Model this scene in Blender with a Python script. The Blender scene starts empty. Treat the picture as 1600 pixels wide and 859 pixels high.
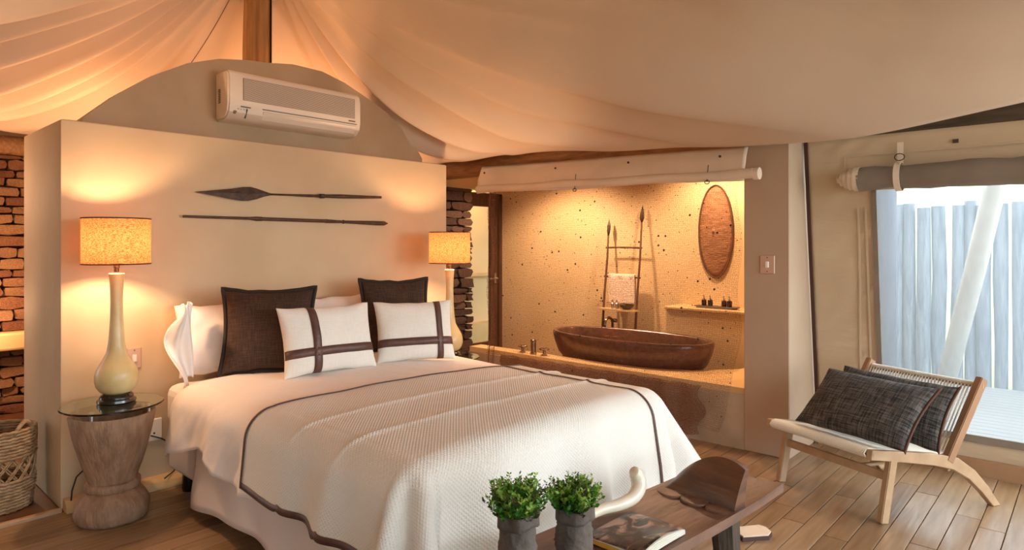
import bpy, bmesh, math, random
from mathutils import Vector, Matrix, noise
random.seed(7)
PI = math.pi
scene = bpy.context.scene
C = scene.collection

# ------------------------------------------------------------------ camera
YAW = math.radians(42.2)
EYE = 1.45
cd = bpy.data.cameras.new('camera')
cam = bpy.data.objects.new('camera', cd)
C.objects.link(cam)
cam.location = (0, 0, EYE)
cam.rotation_euler = (PI / 2, 0, YAW - PI / 2)
cd.sensor_width = 36.0
cd.lens = 36.0 * 1010 / 1600
cd.shift_y = -(429.5 - 380) / 1600
cd.clip_start = 0.05
cd.clip_end = 300
scene.camera = cam

# ------------------------------------------------------------------ world, lights, exposure
scene.view_settings.view_transform = 'Standard'
scene.view_settings.look = 'None'
scene.view_settings.gamma = 1.0
scene.view_settings.use_curve_mapping = False
scene.view_settings.exposure = 0.5
scene.cycles.use_denoising = True
scene.cycles.max_bounces = 10
scene.cycles.transparent_max_bounces = 24
scene.cycles.sample_clamp_indirect = 6.0

world = bpy.data.worlds.new('daylight')
scene.world = world
world.use_nodes = True
wn = world.node_tree
wn.nodes.clear()
wo = wn.nodes.new('ShaderNodeOutputWorld')
wb = wn.nodes.new('ShaderNodeBackground')
wb.inputs['Color'].default_value = (0.80, 0.92, 1.0, 1)
wb.inputs['Strength'].default_value = 3.9
wn.links.new(wb.outputs[0], wo.inputs[0])


def lamp(kind, name, loc, power, color, size=0.1, rot=(0, 0, 0), sy=None, spot=None, blend=0.6):
    l = bpy.data.lights.new(name, kind)
    l.energy = power
    l.color = color
    if kind == 'AREA':
        l.size = size
        if sy:
            l.shape = 'RECTANGLE'
            l.size_y = sy
    elif kind == 'SUN':
        l.angle = size
    else:
        l.shadow_soft_size = size
        if kind == 'SPOT':
            l.spot_size = spot
            l.spot_blend = blend
    o = bpy.data.objects.new(name, l)
    C.objects.link(o)
    o.location = loc
    o.rotation_euler = rot
    return o


WARM = (1.0, 0.56, 0.30)
WARM2 = (1.0, 0.62, 0.36)
lamp('SUN', 'sunlight', (0, 0, 8), 0.5, (1.0, 0.96, 0.9), math.radians(8), rot=(math.radians(38), 0, math.radians(60)))
# daylight from the open front of the tent, behind and right of the camera
lamp('AREA', 'front_daylight', (4.0, -2.3, 1.75), 62, (0.97, 0.98, 1.0), 2.2, rot=(math.radians(78), 0, math.radians(26)), sy=1.7)
lamp('SPOT', 'bath_downlight', (5.2, 2.6, 2.42), 95, WARM2, 0.06, spot=math.radians(140))
lamp('SPOT', 'bath_downlight', (4.95, 4.2, 2.42), 135, WARM2, 0.06, spot=math.radians(140))
lamp('POINT', 'stone_wall_uplight', (0.9, 6.45, 0.95), 22, WARM, 0.06)
lamp('POINT', 'tent_uplight', (1.5, 5.5, 2.2), 14, WARM, 0.12)
lamp('POINT', 'tent_uplight', (2.75, 4.85, 2.2), 14, WARM, 0.12)
lamp('POINT', 'tent_uplight', (3.5, 4.85, 2.2), 18, WARM, 0.12)
lamp('POINT', 'unseen_passage_light', (0.55, 5.9, 1.9), 20, WARM, 0.15)  # added out of view to light the lining and stone wall evenly
lamp('POINT', 'unseen_passage_light', (5.9, 6.0, 2.2), 22, WARM2, 0.1)


# ------------------------------------------------------------------ materials
def srgb(r, g, b):
    def f(c):
        c /= 255.0
        return c / 12.92 if c <= 0.04045 else ((c + 0.055) / 1.055) ** 2.4
    return (f(r), f(g), f(b), 1)


def mat(name, col, rough=0.7, col2=None, scale=8.0, stretch=(1, 1, 1), bump=0.0, bscale=None, metal=0.0,
        detail=5.0, contrast=(0.35, 0.65), transl=0.0, alpha=1.0, coat=0.0, trans=0.0, sheen=0.0, spec=None, dist=0.02):
    m = bpy.data.materials.new(name)
    m.use_nodes = True
    nt = m.node_tree
    b = nt.nodes['Principled BSDF']
    b.inputs['Base Color'].default_value = col
    b.inputs['Roughness'].default_value = rough
    b.inputs['Metallic'].default_value = metal
    b.inputs['Coat Weight'].default_value = coat
    b.inputs['Transmission Weight'].default_value = trans
    b.inputs['Sheen Weight'].default_value = sheen
    if spec is not None:
        b.inputs['Specular IOR Level'].default_value = spec
    tc = nt.nodes.new('ShaderNodeTexCoord')
    mp = nt.nodes.new('ShaderNodeMapping')
    mp.inputs['Scale'].default_value = stretch
    nt.links.new(tc.outputs['Object'], mp.inputs['Vector'])
    if col2 is not None:
        n = nt.nodes.new('ShaderNodeTexNoise')
        n.inputs['Scale'].default_value = scale
        n.inputs['Detail'].default_value = detail
        nt.links.new(mp.outputs[0], n.inputs['Vector'])
        r = nt.nodes.new('ShaderNodeValToRGB')
        r.color_ramp.elements[0].position = contrast[0]
        r.color_ramp.elements[1].position = contrast[1]
        r.color_ramp.elements[0].color = col
        r.color_ramp.elements[1].color = col2
        nt.links.new(n.outputs['Fac'], r.inputs[0])
        nt.links.new(r.outputs[0], b.inputs['Base Color'])
    if bump:
        n2 = nt.nodes.new('ShaderNodeTexNoise')
        n2.inputs['Scale'].default_value = bscale or scale * 3
        n2.inputs['Detail'].default_value = 6
        nt.links.new(mp.outputs[0], n2.inputs['Vector'])
        bp = nt.nodes.new('ShaderNodeBump')
        bp.inputs['Strength'].default_value = bump
        bp.inputs['Distance'].default_value = dist
        nt.links.new(n2.outputs['Fac'], bp.inputs['Height'])
        nt.links.new(bp.outputs[0], b.inputs['Normal'])
    out = nt.nodes['Material Output']
    last = b.outputs[0]
    if transl:
        t = nt.nodes.new('ShaderNodeBsdfTranslucent')
        t.inputs['Color'].default_value = col2 or col
        mx = nt.nodes.new('ShaderNodeMixShader')
        mx.inputs[0].default_value = transl
        nt.links.new(last, mx.inputs[1])
        nt.links.new(t.outputs[0], mx.inputs[2])
        last = mx.outputs[0]
    if alpha < 1:
        t = nt.nodes.new('ShaderNodeBsdfTransparent')
        mx = nt.nodes.new('ShaderNodeMixShader')
        mx.inputs[0].default_value = alpha
        nt.links.new(t.outputs[0], mx.inputs[1])
        nt.links.new(last, mx.inputs[2])
        last = mx.outputs[0]
    nt.links.new(last, out.inputs[0])
    return m


def weave(name, c1, c2, scale, rough=0.85, bump=0.3, stretch=(1, 1, 1), coords='UV', dist=0.002):
    """crossed fine threads as colour and relief"""
    m = bpy.data.materials.new(name)
    m.use_nodes = True
    nt = m.node_tree
    b = nt.nodes['Principled BSDF']
    b.inputs['Roughness'].default_value = rough
    tc = nt.nodes.new('ShaderNodeTexCoord')
    out = []
    for st in ((scale, scale * .07, scale), (scale * .07, scale, scale * .6)):
        mp = nt.nodes.new('ShaderNodeMapping')
        mp.inputs['Scale'].default_value = (st[0] * stretch[0], st[1] * stretch[1], st[2] * stretch[2])
        nt.links.new(tc.outputs[coords], mp.inputs['Vector'])
        n = nt.nodes.new('ShaderNodeTexNoise')
        n.inputs['Scale'].default_value = 1.0
        n.inputs['Detail'].default_value = 3
        nt.links.new(mp.outputs[0], n.inputs['Vector'])
        out.append(n)
    ma = nt.nodes.new('ShaderNodeMath')
    ma.operation = 'ADD'
    nt.links.new(out[0].outputs['Fac'], ma.inputs[0])
    nt.links.new(out[1].outputs['Fac'], ma.inputs[1])
    r = nt.nodes.new('ShaderNodeValToRGB')
    r.color_ramp.elements[0].position = 0.42
    r.color_ramp.elements[1].position = 0.62
    r.color_ramp.elements[0].color = c1
    r.color_ramp.elements[1].color = c2
    md = nt.nodes.new('ShaderNodeMath')
    md.operation = 'MULTIPLY'
    md.inputs[1].default_value = 0.5
    nt.links.new(ma.outputs[0], md.inputs[0])
    nt.links.new(md.outputs[0], r.inputs[0])
    nt.links.new(r.outputs[0], b.inputs['Base Color'])
    bp = nt.nodes.new('ShaderNodeBump')
    bp.inputs['Strength'].default_value = bump
    bp.inputs['Distance'].default_value = dist
    nt.links.new(md.outputs[0], bp.inputs['Height'])
    nt.links.new(bp.outputs[0], b.inputs['Normal'])
    return m


def wavemat(name, col, scale, bump=0.4, rough=0.85, dist=0.002, coords='UV', direction='DIAGONAL', bands2=True, col2=None):
    """quilted waffle relief from two crossed bands"""
    m = bpy.data.materials.new(name)
    m.use_nodes = True
    nt = m.node_tree
    b = nt.nodes['Principled BSDF']
    b.inputs['Roughness'].default_value = rough
    b.inputs['Base Color'].default_value = col
    tc = nt.nodes.new('ShaderNodeTexCoord')
    ws = []
    for ang in ((0.0, PI / 2) if bands2 else (0.0,)):
        mp = nt.nodes.new('ShaderNodeMapping')
        mp.inputs['Rotation'].default_value = (0, 0, ang + (PI / 4 if direction == 'DIAGONAL' else 0))
        nt.links.new(tc.outputs[coords], mp.inputs['Vector'])
        w = nt.nodes.new('ShaderNodeTexWave')
        w.inputs['Scale'].default_value = scale
        w.inputs['Distortion'].default_value = 0.3
        nt.links.new(mp.outputs[0], w.inputs['Vector'])
        ws.append(w)
    h = ws[0].outputs['Fac']
    if bands2:
        ma = nt.nodes.new('ShaderNodeMath')
        ma.operation = 'MULTIPLY'
        nt.links.new(ws[0].outputs['Fac'], ma.inputs[0])
        nt.links.new(ws[1].outputs['Fac'], ma.inputs[1])
        h = ma.outputs[0]
    if col2:
        r = nt.nodes.new('ShaderNodeValToRGB')
        r.color_ramp.elements[0].color = col
        r.color_ramp.elements[1].color = col2
        nt.links.new(h, r.inputs[0])
        nt.links.new(r.outputs[0], b.inputs['Base Color'])
    bp = nt.nodes.new('ShaderNodeBump')
    bp.inputs['Strength'].default_value = bump
    bp.inputs['Distance'].default_value = dist
    nt.links.new(h, bp.inputs['Height'])
    nt.links.new(bp.outputs[0], b.inputs['Normal'])
    return m


M = {}
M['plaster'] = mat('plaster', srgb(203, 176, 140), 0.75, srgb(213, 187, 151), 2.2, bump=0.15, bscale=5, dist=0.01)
M['plaster_dark'] = mat('shaded_plaster', srgb(178, 152, 120), 0.7, srgb(190, 164, 132), 2.5, bump=0.15, bscale=7, dist=0.01)  # darker plaster: shade of the recessed arch panel put into the colour
M['column'] = mat('column_paint', srgb(180, 154, 128), 0.8, srgb(184, 159, 133), 3, bump=0.05)
M['bath_wall'] = mat('bath_plaster', srgb(212, 184, 140), 0.6, srgb(222, 195, 153), 1.6, bump=0.12, bscale=4, dist=0.01)
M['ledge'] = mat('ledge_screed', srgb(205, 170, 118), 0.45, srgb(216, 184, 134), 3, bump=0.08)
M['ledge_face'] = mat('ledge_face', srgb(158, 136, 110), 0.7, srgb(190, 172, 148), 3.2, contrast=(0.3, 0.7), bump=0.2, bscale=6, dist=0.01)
M['tent'] = mat('tent_cotton', srgb(228, 204, 178), 0.9, srgb(232, 209, 184), 1.5, transl=0.15, bump=0.35, bscale=3.5, stretch=(1, 1, 1), dist=0.02)
M['canvas'] = mat('tent_canvas', srgb(216, 192, 160), 0.85, srgb(206, 181, 149), 1.2, transl=0.12, bump=0.55, bscale=7, stretch=(1, .55, 2.2), dist=0.02)
M['canvas_white'] = mat('blind_canvas', srgb(240, 222, 198), 0.85, srgb(232, 213, 188), 3, transl=0.12, bump=0.35, bscale=5, dist=0.015)
M['taupe'] = mat('taupe_canvas', srgb(126, 112, 98), 0.8, srgb(138, 123, 108), 4, bump=0.4, bscale=9)
M['binding'] = mat('brown_binding', srgb(74, 48, 38), 0.7)
M['mortar'] = mat('dark_joint', srgb(48, 36, 28), 0.95)
M['floor_dark'] = mat('oxide_floor', srgb(88, 58, 40), 0.35, srgb(104, 70, 48), 2)
M['under'] = mat('subfloor', srgb(40, 28, 20), 0.95)
M['log'] = mat('pine_log', srgb(156, 112, 70), 0.6, srgb(112, 76, 46), 6, stretch=(6, 1, 6), bump=0.3, contrast=(0.3, 0.75))
M['pole'] = mat('gum_pole', srgb(176, 132, 80), 0.65, srgb(128, 92, 54), 3, stretch=(9, 9, .7), bump=0.4, bscale=3, contrast=(0.3, 0.75))
M['dark_log'] = mat('weathered_log', srgb(94, 76, 58), 0.8, srgb(70, 56, 42), 4, stretch=(6, .7, 6), bump=0.4)
M['dark_wood'] = mat('dark_door_wood', srgb(70, 46, 32), 0.4, srgb(88, 58, 40), 6, stretch=(6, 6, .6))
M['black'] = mat('black_lacquer', srgb(24, 20, 18), 0.22, coat=0.5)
M['sheet'] = mat('cotton_sheet', srgb(240, 228, 218), 0.85, srgb(244, 233, 224), 2, bump=0.7, bscale=5, stretch=(1, 1, .6), dist=0.02, sheen=0.2)
M['skirt'] = mat('bed_skirt', srgb(222, 208, 200), 0.9, bump=0.15, bscale=6)
M['quilt'] = wavemat('waffle_quilt', srgb(235, 231, 222), 26, 0.55, dist=0.0035)
M['quilt_back'] = M['quilt']
M['brown_linen'] = weave('brown_linen', srgb(46, 28, 18), srgb(78, 52, 34), 90, coords='UV', bump=0.3)
M['piping'] = mat('dark_piping', srgb(44, 32, 26), 0.8)
M['white_linen'] = weave('white_linen', srgb(232, 224, 212), srgb(240, 234, 224), 110, coords='UV', bump=0.15)
M['leather'] = mat('brown_leather', srgb(82, 54, 46), 0.45, srgb(98, 66, 56), 20, bump=0.15)
M['charcoal'] = weave('charcoal_weave', srgb(30, 28, 28), srgb(104, 98, 92), 60, coords='UV', bump=0.4)
M['rust_edge'] = mat('rust_piping', srgb(92, 56, 42), 0.8)
M['lamp_body'] = mat('parchment_glaze', srgb(206, 176, 118), 0.42, srgb(222, 196, 142), 9, coat=0.2, bump=0.03)
M['brass'] = mat('aged_brass', srgb(110, 84, 58), 0.4, metal=0.9)
M['steel'] = mat('brushed_steel', srgb(190, 186, 180), 0.3, metal=1.0)
M['chrome'] = mat('antique_nickel', srgb(150, 128, 108), 0.22, metal=1.0)
M['glass'] = mat('clear_glass', srgb(215, 240, 232), 0.02, trans=1.0)
M['door_glass'] = mat('door_glass', srgb(250, 246, 235), 0.02, trans=1.0)
M['stump'] = mat('carved_stump', srgb(172, 138, 110), 0.7, srgb(134, 102, 78), 9, stretch=(3, 3, 1), bump=0.6, bscale=16, contrast=(0.3, 0.72))
M['bench'] = mat('bench_wood', srgb(96, 68, 54), 0.42, srgb(140, 106, 88), 5, stretch=(.8, 3, 3), bump=0.15, contrast=(0.3, 0.75))
M['bench_dark'] = mat('bench_headrest_wood', srgb(74, 46, 30), 0.4, srgb(108, 70, 44), 5, stretch=(1, 1, 6), bump=0.12, coat=0.15)
M['bench_leg'] = mat('bench_leg_wood', srgb(58, 48, 38), 0.6, srgb(84, 70, 56), 5, stretch=(5, 5, .8), bump=0.3)
M['iron'] = mat('spear_iron', srgb(62, 46, 36), 0.5, srgb(86, 64, 48), 18, metal=0.3, bump=0.2)
M['shaft'] = mat('spear_shaft', srgb(62, 42, 30), 0.5, srgb(84, 58, 40), 14)
M['ac'] = mat('ac_plastic', srgb(232, 216, 196), 0.4)
M['ac_grille'] = mat('ac_grille', srgb(140, 122, 104), 0.6)
M['ac_dark'] = mat('ac_shade_and_print', srgb(90, 80, 70), 0.6)  # badge print, plus shade of outlet gap and vent slots as colour
M['beech'] = mat('beech_wood', srgb(184, 152, 118), 0.5, srgb(168, 136, 102), 5, stretch=(2, 2, 2), bump=0.08)
M['beech2'] = mat('walnut_post', srgb(150, 110, 78), 0.5, srgb(166, 126, 92), 5)
M['cord'] = mat('white_cord', srgb(232, 224, 208), 0.7)
M['switch'] = mat('switch_plate', srgb(206, 170, 148), 0.4, metal=0.2)
M['switch_white'] = mat('switch_toggle', srgb(240, 232, 220), 0.4)
M['cable'] = mat('black_cable', srgb(26, 22, 20), 0.5)
M['tub'] = mat('copper_tub', srgb(98, 64, 50), 0.3, srgb(78, 50, 40), 26, metal=0.15, coat=0.4, contrast=(0.4, 0.6))
M['net'] = mat('net_cord', srgb(122, 80, 58), 0.9)
M['bead'] = mat('dark_bead', srgb(58, 38, 28), 0.5)
M['shield'] = mat('hide_shield', srgb(138, 96, 66), 0.8, srgb(162, 118, 84), 10, stretch=(1, 1, 3), bump=0.4)
M['towel'] = mat('towel_terry', srgb(236, 214, 194), 0.95, bump=0.5, bscale=70)
M['rung'] = mat('branch_wood', srgb(84, 56, 38), 0.8, srgb(106, 72, 50), 12)
M['bottle'] = mat('amber_bottle', srgb(40, 26, 20), 0.2)
M['slate'] = mat('slate_tray', srgb(84, 76, 66), 0.6)
M['deck'] = mat('grey_deck', srgb(126, 125, 122), 0.8, srgb(144, 142, 138), 4, stretch=(4, .4, 1))
M['fence'] = mat('weathered_pole', srgb(94, 104, 116), 0.9, srgb(132, 142, 150), 5, stretch=(6, 6, .8), bump=0.3)
M['fence_dark'] = mat('grey_post', srgb(72, 76, 92), 0.9, srgb(92, 94, 108), 5, stretch=(6, 6, .8))
M['pale_pole'] = mat('pale_pole', srgb(206, 200, 190), 0.8, srgb(190, 184, 172), 4, stretch=(5, 5, .6))
M['grass'] = mat('dry_grass', srgb(150, 166, 110), 0.95, srgb(196, 200, 150), 3, bump=0.6)
M['ground'] = mat('sandy_ground', srgb(150, 132, 104), 0.95, srgb(130, 116, 92), 4)
M['basket'] = mat('seagrass', srgb(186, 160, 124), 0.85, srgb(134, 106, 76), 18, stretch=(1, 1, 2), bump=0.5, contrast=(0.35, 0.7))
M['paper'] = mat('washed_paper', srgb(82, 72, 66), 0.8, srgb(108, 97, 88), 7, bump=0.9, bscale=14, dist=0.02)
M['peg'] = mat('pine_peg', srgb(196, 152, 108), 0.6)
M['soil'] = mat('soil', srgb(44, 32, 24), 0.95)
M['leaf'] = mat('box_leaf', srgb(30, 98, 22), 0.55, srgb(80, 146, 40), 26, transl=0.25, contrast=(0.4, 0.6))
M['leaf2'] = mat('young_leaf', srgb(96, 140, 44), 0.55, srgb(160, 190, 80), 26, transl=0.25, contrast=(0.4, 0.6))
M['leaf3'] = mat('bronze_leaf', srgb(78, 70, 46), 0.55, srgb(58, 84, 34), 26, transl=0.2, contrast=(0.4, 0.6))
M['ivory'] = mat('ivory_horn', srgb(226, 214, 190), 0.3, srgb(234, 224, 204), 8, coat=0.3)
M['pages'] = mat('paper_pages', srgb(226, 222, 208), 0.8)
M['spine'] = mat('yellow_spine', srgb(216, 160, 60), 0.6)
M['mat_cream'] = mat('cream_hide', srgb(226, 206, 184), 0.9, bump=0.3, bscale=40)


def plank_mat(i):
    base = [(160, 132, 102), (152, 124, 94), (166, 138, 108), (142, 114, 86), (156, 126, 94)][i]
    m = mat('pine_plank', srgb(*base), 0.28, srgb(base[0] - 30, base[1] - 32, base[2] - 32), 5, stretch=(0.6, 7, 1), bump=0.12,
            bscale=4, contrast=(0.3, 0.8), coat=0.1)
    return m


PL = [plank_mat(i) for i in range(5)]


def stone_mats(cols):
    return [mat('field_stone', srgb(*c), 0.9, srgb(c[0] - 32, c[1] - 32, c[2] - 28), 14, bump=0.9, bscale=22, dist=0.03) for c in cols]


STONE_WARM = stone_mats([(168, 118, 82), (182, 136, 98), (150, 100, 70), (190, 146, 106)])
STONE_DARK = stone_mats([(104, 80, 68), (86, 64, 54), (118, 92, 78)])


def shade_mat():
    m = bpy.data.materials.new('woven_shade')
    m.use_nodes = True
    nt = m.node_tree
    nt.nodes.remove(nt.nodes['Principled BSDF'])
    out = nt.nodes['Material Output']
    tc = nt.nodes.new('ShaderNodeTexCoord')
    mp = nt.nodes.new('ShaderNodeMapping')
    mp.inputs['Scale'].default_value = (110, 110, 260)
    nt.links.new(tc.outputs['Object'], mp.inputs[0])
    n = nt.nodes.new('ShaderNodeTexNoise')
    n.inputs['Scale'].default_value = 1
    nt.links.new(mp.outputs[0], n.inputs['Vector'])
    r = nt.nodes.new('ShaderNodeValToRGB')
    r.color_ramp.elements[0].position = 0.38
    r.color_ramp.elements[1].position = 0.6
    r.color_ramp.elements[0].color = srgb(150, 82, 44)
    r.color_ramp.elements[1].color = srgb(204, 134, 84)
    nt.links.new(n.outputs['Fac'], r.inputs[0])
    d = nt.nodes.new('ShaderNodeBsdfDiffuse')
    t = nt.nodes.new('ShaderNodeBsdfTranslucent')
    nt.links.new(r.outputs[0], d.inputs[0])
    nt.links.new(r.outputs[0], t.inputs[0])
    mx = nt.nodes.new('ShaderNodeMixShader')
    mx.inputs[0].default_value = 0.16
    nt.links.new(d.outputs[0], mx.inputs[1])
    nt.links.new(t.outputs[0], mx.inputs[2])
    nt.links.new(mx.outputs[0], out.inputs[0])
    return m


M['shade'] = shade_mat()


def cover_mat():
    """printed magazine cover: an animal photograph in dark browns and greys"""
    m = bpy.data.materials.new('printed_cover')
    m.use_nodes = True
    nt = m.node_tree
    b = nt.nodes['Principled BSDF']
    b.inputs['Roughness'].default_value = 0.3
    tc = nt.nodes.new('ShaderNodeTexCoord')
    n = nt.nodes.new('ShaderNodeTexNoise')
    n.inputs['Scale'].default_value = 3.2
    n.inputs['Detail'].default_value = 4
    n.inputs['Distortion'].default_value = 1.2
    nt.links.new(tc.outputs['UV'], n.inputs['Vector'])
    r = nt.nodes.new('ShaderNodeValToRGB')
    e = r.color_ramp.elements
    e[0].position = 0.44
    e[0].color = srgb(30, 26, 24)
    e[1].position = 0.60
    e[1].color = srgb(186, 152, 132)
    x = e.new(0.52)
    x.color = srgb(92, 76, 68)
    nt.links.new(n.outputs['Fac'], r.inputs[0])
    nt.links.new(r.outputs[0], b.inputs['Base Color'])
    return m


M['cover'] = cover_mat()


def gauze_mat():
    m = bpy.data.materials.new('window_gauze')
    m.use_nodes = True
    nt = m.node_tree
    nt.nodes.remove(nt.nodes['Principled BSDF'])
    out = nt.nodes['Material Output']
    tr = nt.nodes.new('ShaderNodeBsdfTransparent')
    tl = nt.nodes.new('ShaderNodeBsdfTranslucent')
    tl.inputs[0].default_value = (0.9, 0.95, 1.0, 1)
    mx = nt.nodes.new('ShaderNodeMixShader')
    mx.inputs[0].default_value = 0.20
    nt.links.new(tr.outputs[0], mx.inputs[1])
    nt.links.new(tl.outputs[0], mx.inputs[2])
    nt.links.new(mx.outputs[0], out.inputs[0])
    return m


M['gauze'] = gauze_mat()


# ------------------------------------------------------------------ mesh helpers
def link(name, me, m=None, parent=None, loc=None, smooth=False):
    o = bpy.data.objects.new(name, me)
    if m is not None and not me.materials:
        me.materials.append(m)
    C.objects.link(o)
    if parent is not None:
        o.parent = parent
    if loc:
        o.location = loc
    return o


def obj(name, bm, m, parent=None, smooth=False, loc=None, angle=None):
    me = bpy.data.meshes.new(name)
    bmesh.ops.recalc_face_normals(bm, faces=bm.faces)
    bm.to_mesh(me)
    bm.free()
    if smooth:
        me.polygons.foreach_set('use_smooth', [True] * len(me.polygons))
        if angle:
            try:
                me.set_sharp_from_angle(angle=angle)
            except Exception:
                pass
    return link(name, me, m, parent, loc)


def raw(name, vs, fs, m, parent=None, smooth=False, uvs=None, mats=None, fm=None):
    me = bpy.data.meshes.new(name)
    me.from_pydata([tuple(v) for v in vs], [], fs)
    if uvs:
        ul = me.uv_layers.new(name='UVMap')
        data = []
        for p in me.polygons:
            for vi in p.vertices:
                data.extend(uvs[vi])
        ul.data.foreach_set('uv', data)
    if smooth:
        me.polygons.foreach_set('use_smooth', [True] * len(me.polygons))
    if mats:
        for x in mats:
            me.materials.append(x)
        if fm:
            me.polygons.foreach_set('material_index', fm)
    me.update()
    return link(name, me, m, parent)


def empty(name, loc=(0, 0, 0), rz=0.0):
    o = bpy.data.objects.new(name, None)
    o.empty_display_size = 0.1
    C.objects.link(o)
    o.location = loc
    o.rotation_euler = (0, 0, rz)
    return o


def tag(o, label, cat, group=None, kind=None):
    o['label'] = label
    o['category'] = cat
    if group:
        o['group'] = group
    if kind:
        o['kind'] = kind
    return o


def struct(o):
    o['kind'] = 'structure'
    return o


def bx(bm, c, s, rot=None, bev=0.0, seg=1):
    r = bmesh.ops.create_cube(bm, size=1.0)
    vs = r['verts']
    for v in vs:
        v.co = Vector((v.co.x * s[0], v.co.y * s[1], v.co.z * s[2]))
    if bev:
        es = list({e for v in vs for e in v.link_edges})
        rr = bmesh.ops.bevel(bm, geom=es, offset=bev, segments=seg, affect='EDGES', profile=0.5)
        vs = list({v for f in rr['faces'] for v in f.verts} | {v for v in vs if v.is_valid})
    for v in vs:
        p = v.co.copy()
        if rot is not None:
            p = rot @ p
        v.co = p + Vector(c)
    return bm


def box(name, lo, hi, m, parent=None, bev=0.0, seg=1):
    bm = bmesh.new()
    c = [(a + b) / 2 for a, b in zip(lo, hi)]
    bx(bm, c, [b - a for a, b in zip(lo, hi)], bev=bev, seg=seg)
    return obj(name, bm, m, parent)


def tube(bm, pts, rad, n=8, cap=True, flat=1.0, up=None):
    pts = [Vector(p) for p in pts]
    if not hasattr(rad, '__len__'):
        rad = [rad] * len(pts)
    rings = []
    prev = None
    for i, p in enumerate(pts):
        t = (pts[min(i + 1, len(pts) - 1)] - pts[max(i - 1, 0)]).normalized()
        if prev is None:
            a = Vector(up) if up else (Vector((0, 0, 1)) if abs(t.z) < 0.9 else Vector((1, 0, 0)))
            u = (a - t * a.dot(t)).normalized()
        else:
            u = (prev - t * prev.dot(t)).normalized()
        prev = u
        w = t.cross(u)
        rings.append([bm.verts.new(p + (u * math.cos(2 * PI * k / n) * flat + w * math.sin(2 * PI * k / n)) * rad[i]) for k in range(n)])
    for a, b in zip(rings, rings[1:]):
        for k in range(n):
            bm.faces.new((a[k], a[(k + 1) % n], b[(k + 1) % n], b[k]))
    if cap:
        bm.faces.new(rings[0][::-1])
        bm.faces.new(rings[-1])
    return bm


def lathe(bm, prof, n=32, c=(0, 0, 0), wob=None, capb=True, capt=True):
    rings = []
    for (r, z) in prof:
        ring = []
        for k in range(n):
            a = 2 * PI * k / n
            rr = r * (1 + (wob(a, z) if wob else 0))
            ring.append(bm.verts.new((c[0] + rr * math.cos(a), c[1] + rr * math.sin(a), c[2] + z)))
        rings.append(ring)
    for a, b in zip(rings, rings[1:]):
        for k in range(n):
            bm.faces.new((a[k], a[(k + 1) % n], b[(k + 1) % n], b[k]))
    if capb:
        bm.faces.new(rings[0][::-1])
    if capt:
        bm.faces.new(rings[-1])
    return bm


def slab(bm, poly, z0, z1):
    """vertical extrusion of a plan outline"""
    a = [bm.verts.new((x, y, z0)) for x, y in poly]
    b = [bm.verts.new((x, y, z1)) for x, y in poly]
    n = len(poly)
    bm.faces.new(a[::-1])
    bm.faces.new(b)
    for i in range(n):
        bm.faces.new((a[i], a[(i + 1) % n], b[(i + 1) % n], b[i]))
    return bm


def plate(bm, pts, off):
    """extrude a planar 3D outline by vector off"""
    off = Vector(off)
    a = [bm.verts.new(Vector(p)) for p in pts]
    b = [bm.verts.new(Vector(p) + off) for p in pts]
    n = len(pts)
    bm.faces.new(a[::-1])
    bm.faces.new(b)
    for i in range(n):
        bm.faces.new((a[i], a[(i + 1) % n], b[(i + 1) % n], b[i]))
    return bm


def grid(fn, nu, nv, closed_u=False):
    vs, fs, uv = [], [], []
    for j in range(nv + 1):
        for i in range(nu + (0 if closed_u else 1)):
            u, v = i / nu, j / nv
            vs.append(Vector(fn(u, v)))
            uv.append((u, v))
    w = nu + (0 if closed_u else 1)
    for j in range(nv):
        for i in range(nu):
            i2 = (i + 1) % w if closed_u else i + 1
            fs.append((j * w + i, j * w + i2, (j + 1) * w + i2, (j + 1) * w + i))
    return vs, fs, uv


def solid(o, t, off=-1.0):
    md = o.modifiers.new('thickness', 'SOLIDIFY')
    md.thickness = t
    md.offset = off
    return o


def copy_tree(o, parent=None):
    c = o.copy()
    C.objects.link(c)
    c.parent = parent
    for ch in list(o.children):
        copy_tree(ch, c)
    return c


def nz(x, y, z=0.0):
    return noise.noise(Vector((x, y, z)))


# ================================================================== STRUCTURE
WY = 4.175     # headboard wall plane
WX0, WX1, WZ = 0.953, 3.764, 2.128

# ---- timber floor, one object per board
flr = struct(box('floor', (-2.2, -3.4, -0.12), (5.35, 4.15, -0.022), M['under']))
plank_meshes = {}
BW = 0.112
row = 0
y = 4.15
while y - BW > -0.75:
    x = -1.2 + random.uniform(-0.9, 0)
    while x < 4.95:
        L = random.choice([1.5, 1.9, 2.3])
        x2 = min(x + L, 5.0)
        if 5.0 - x2 < 0.35:
            x2 = 5.0
        xa = max(x, -1.2)
        if x2 - xa > 0.1:
            w = BW - 0.004
            bm = bmesh.new()
            bx(bm, (0, 0, 0), (x2 - xa - 0.004, w, 0.022), bev=0.0015)
            pl = obj('plank', bm, PL[random.randrange(5)], flr, loc=((xa + x2) / 2, y - BW / 2, -0.011 + random.uniform(-.0004, .0004)))
        x = x2 + 0.0001
        if x2 >= 5.0:
            break
    y -= BW
    row += 1
# boards behind the camera, too far off the picture to be told apart
bm = bmesh.new()
yy = y
while yy > -3.3:
    bx(bm, (1.9, yy - BW / 2, -0.011), (6.2, BW - 0.004, 0.022))
    yy -= BW
o = obj('plank', bm, PL[0], flr)
o['kind'] = 'stuff'

# ---- dark floor of the passage behind the headboard wall
struct(box('floor_passage', (-2.2, 4.15, -0.12), (4.47, 7.2, 0.0), M['floor_dark']))
struct(box('trim_1', (-2.2, 4.135, -0.02), (WX0 + 0.0, 4.172, 0.018), M['beech'], bev=0.004)).name = 'trim_1'

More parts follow.
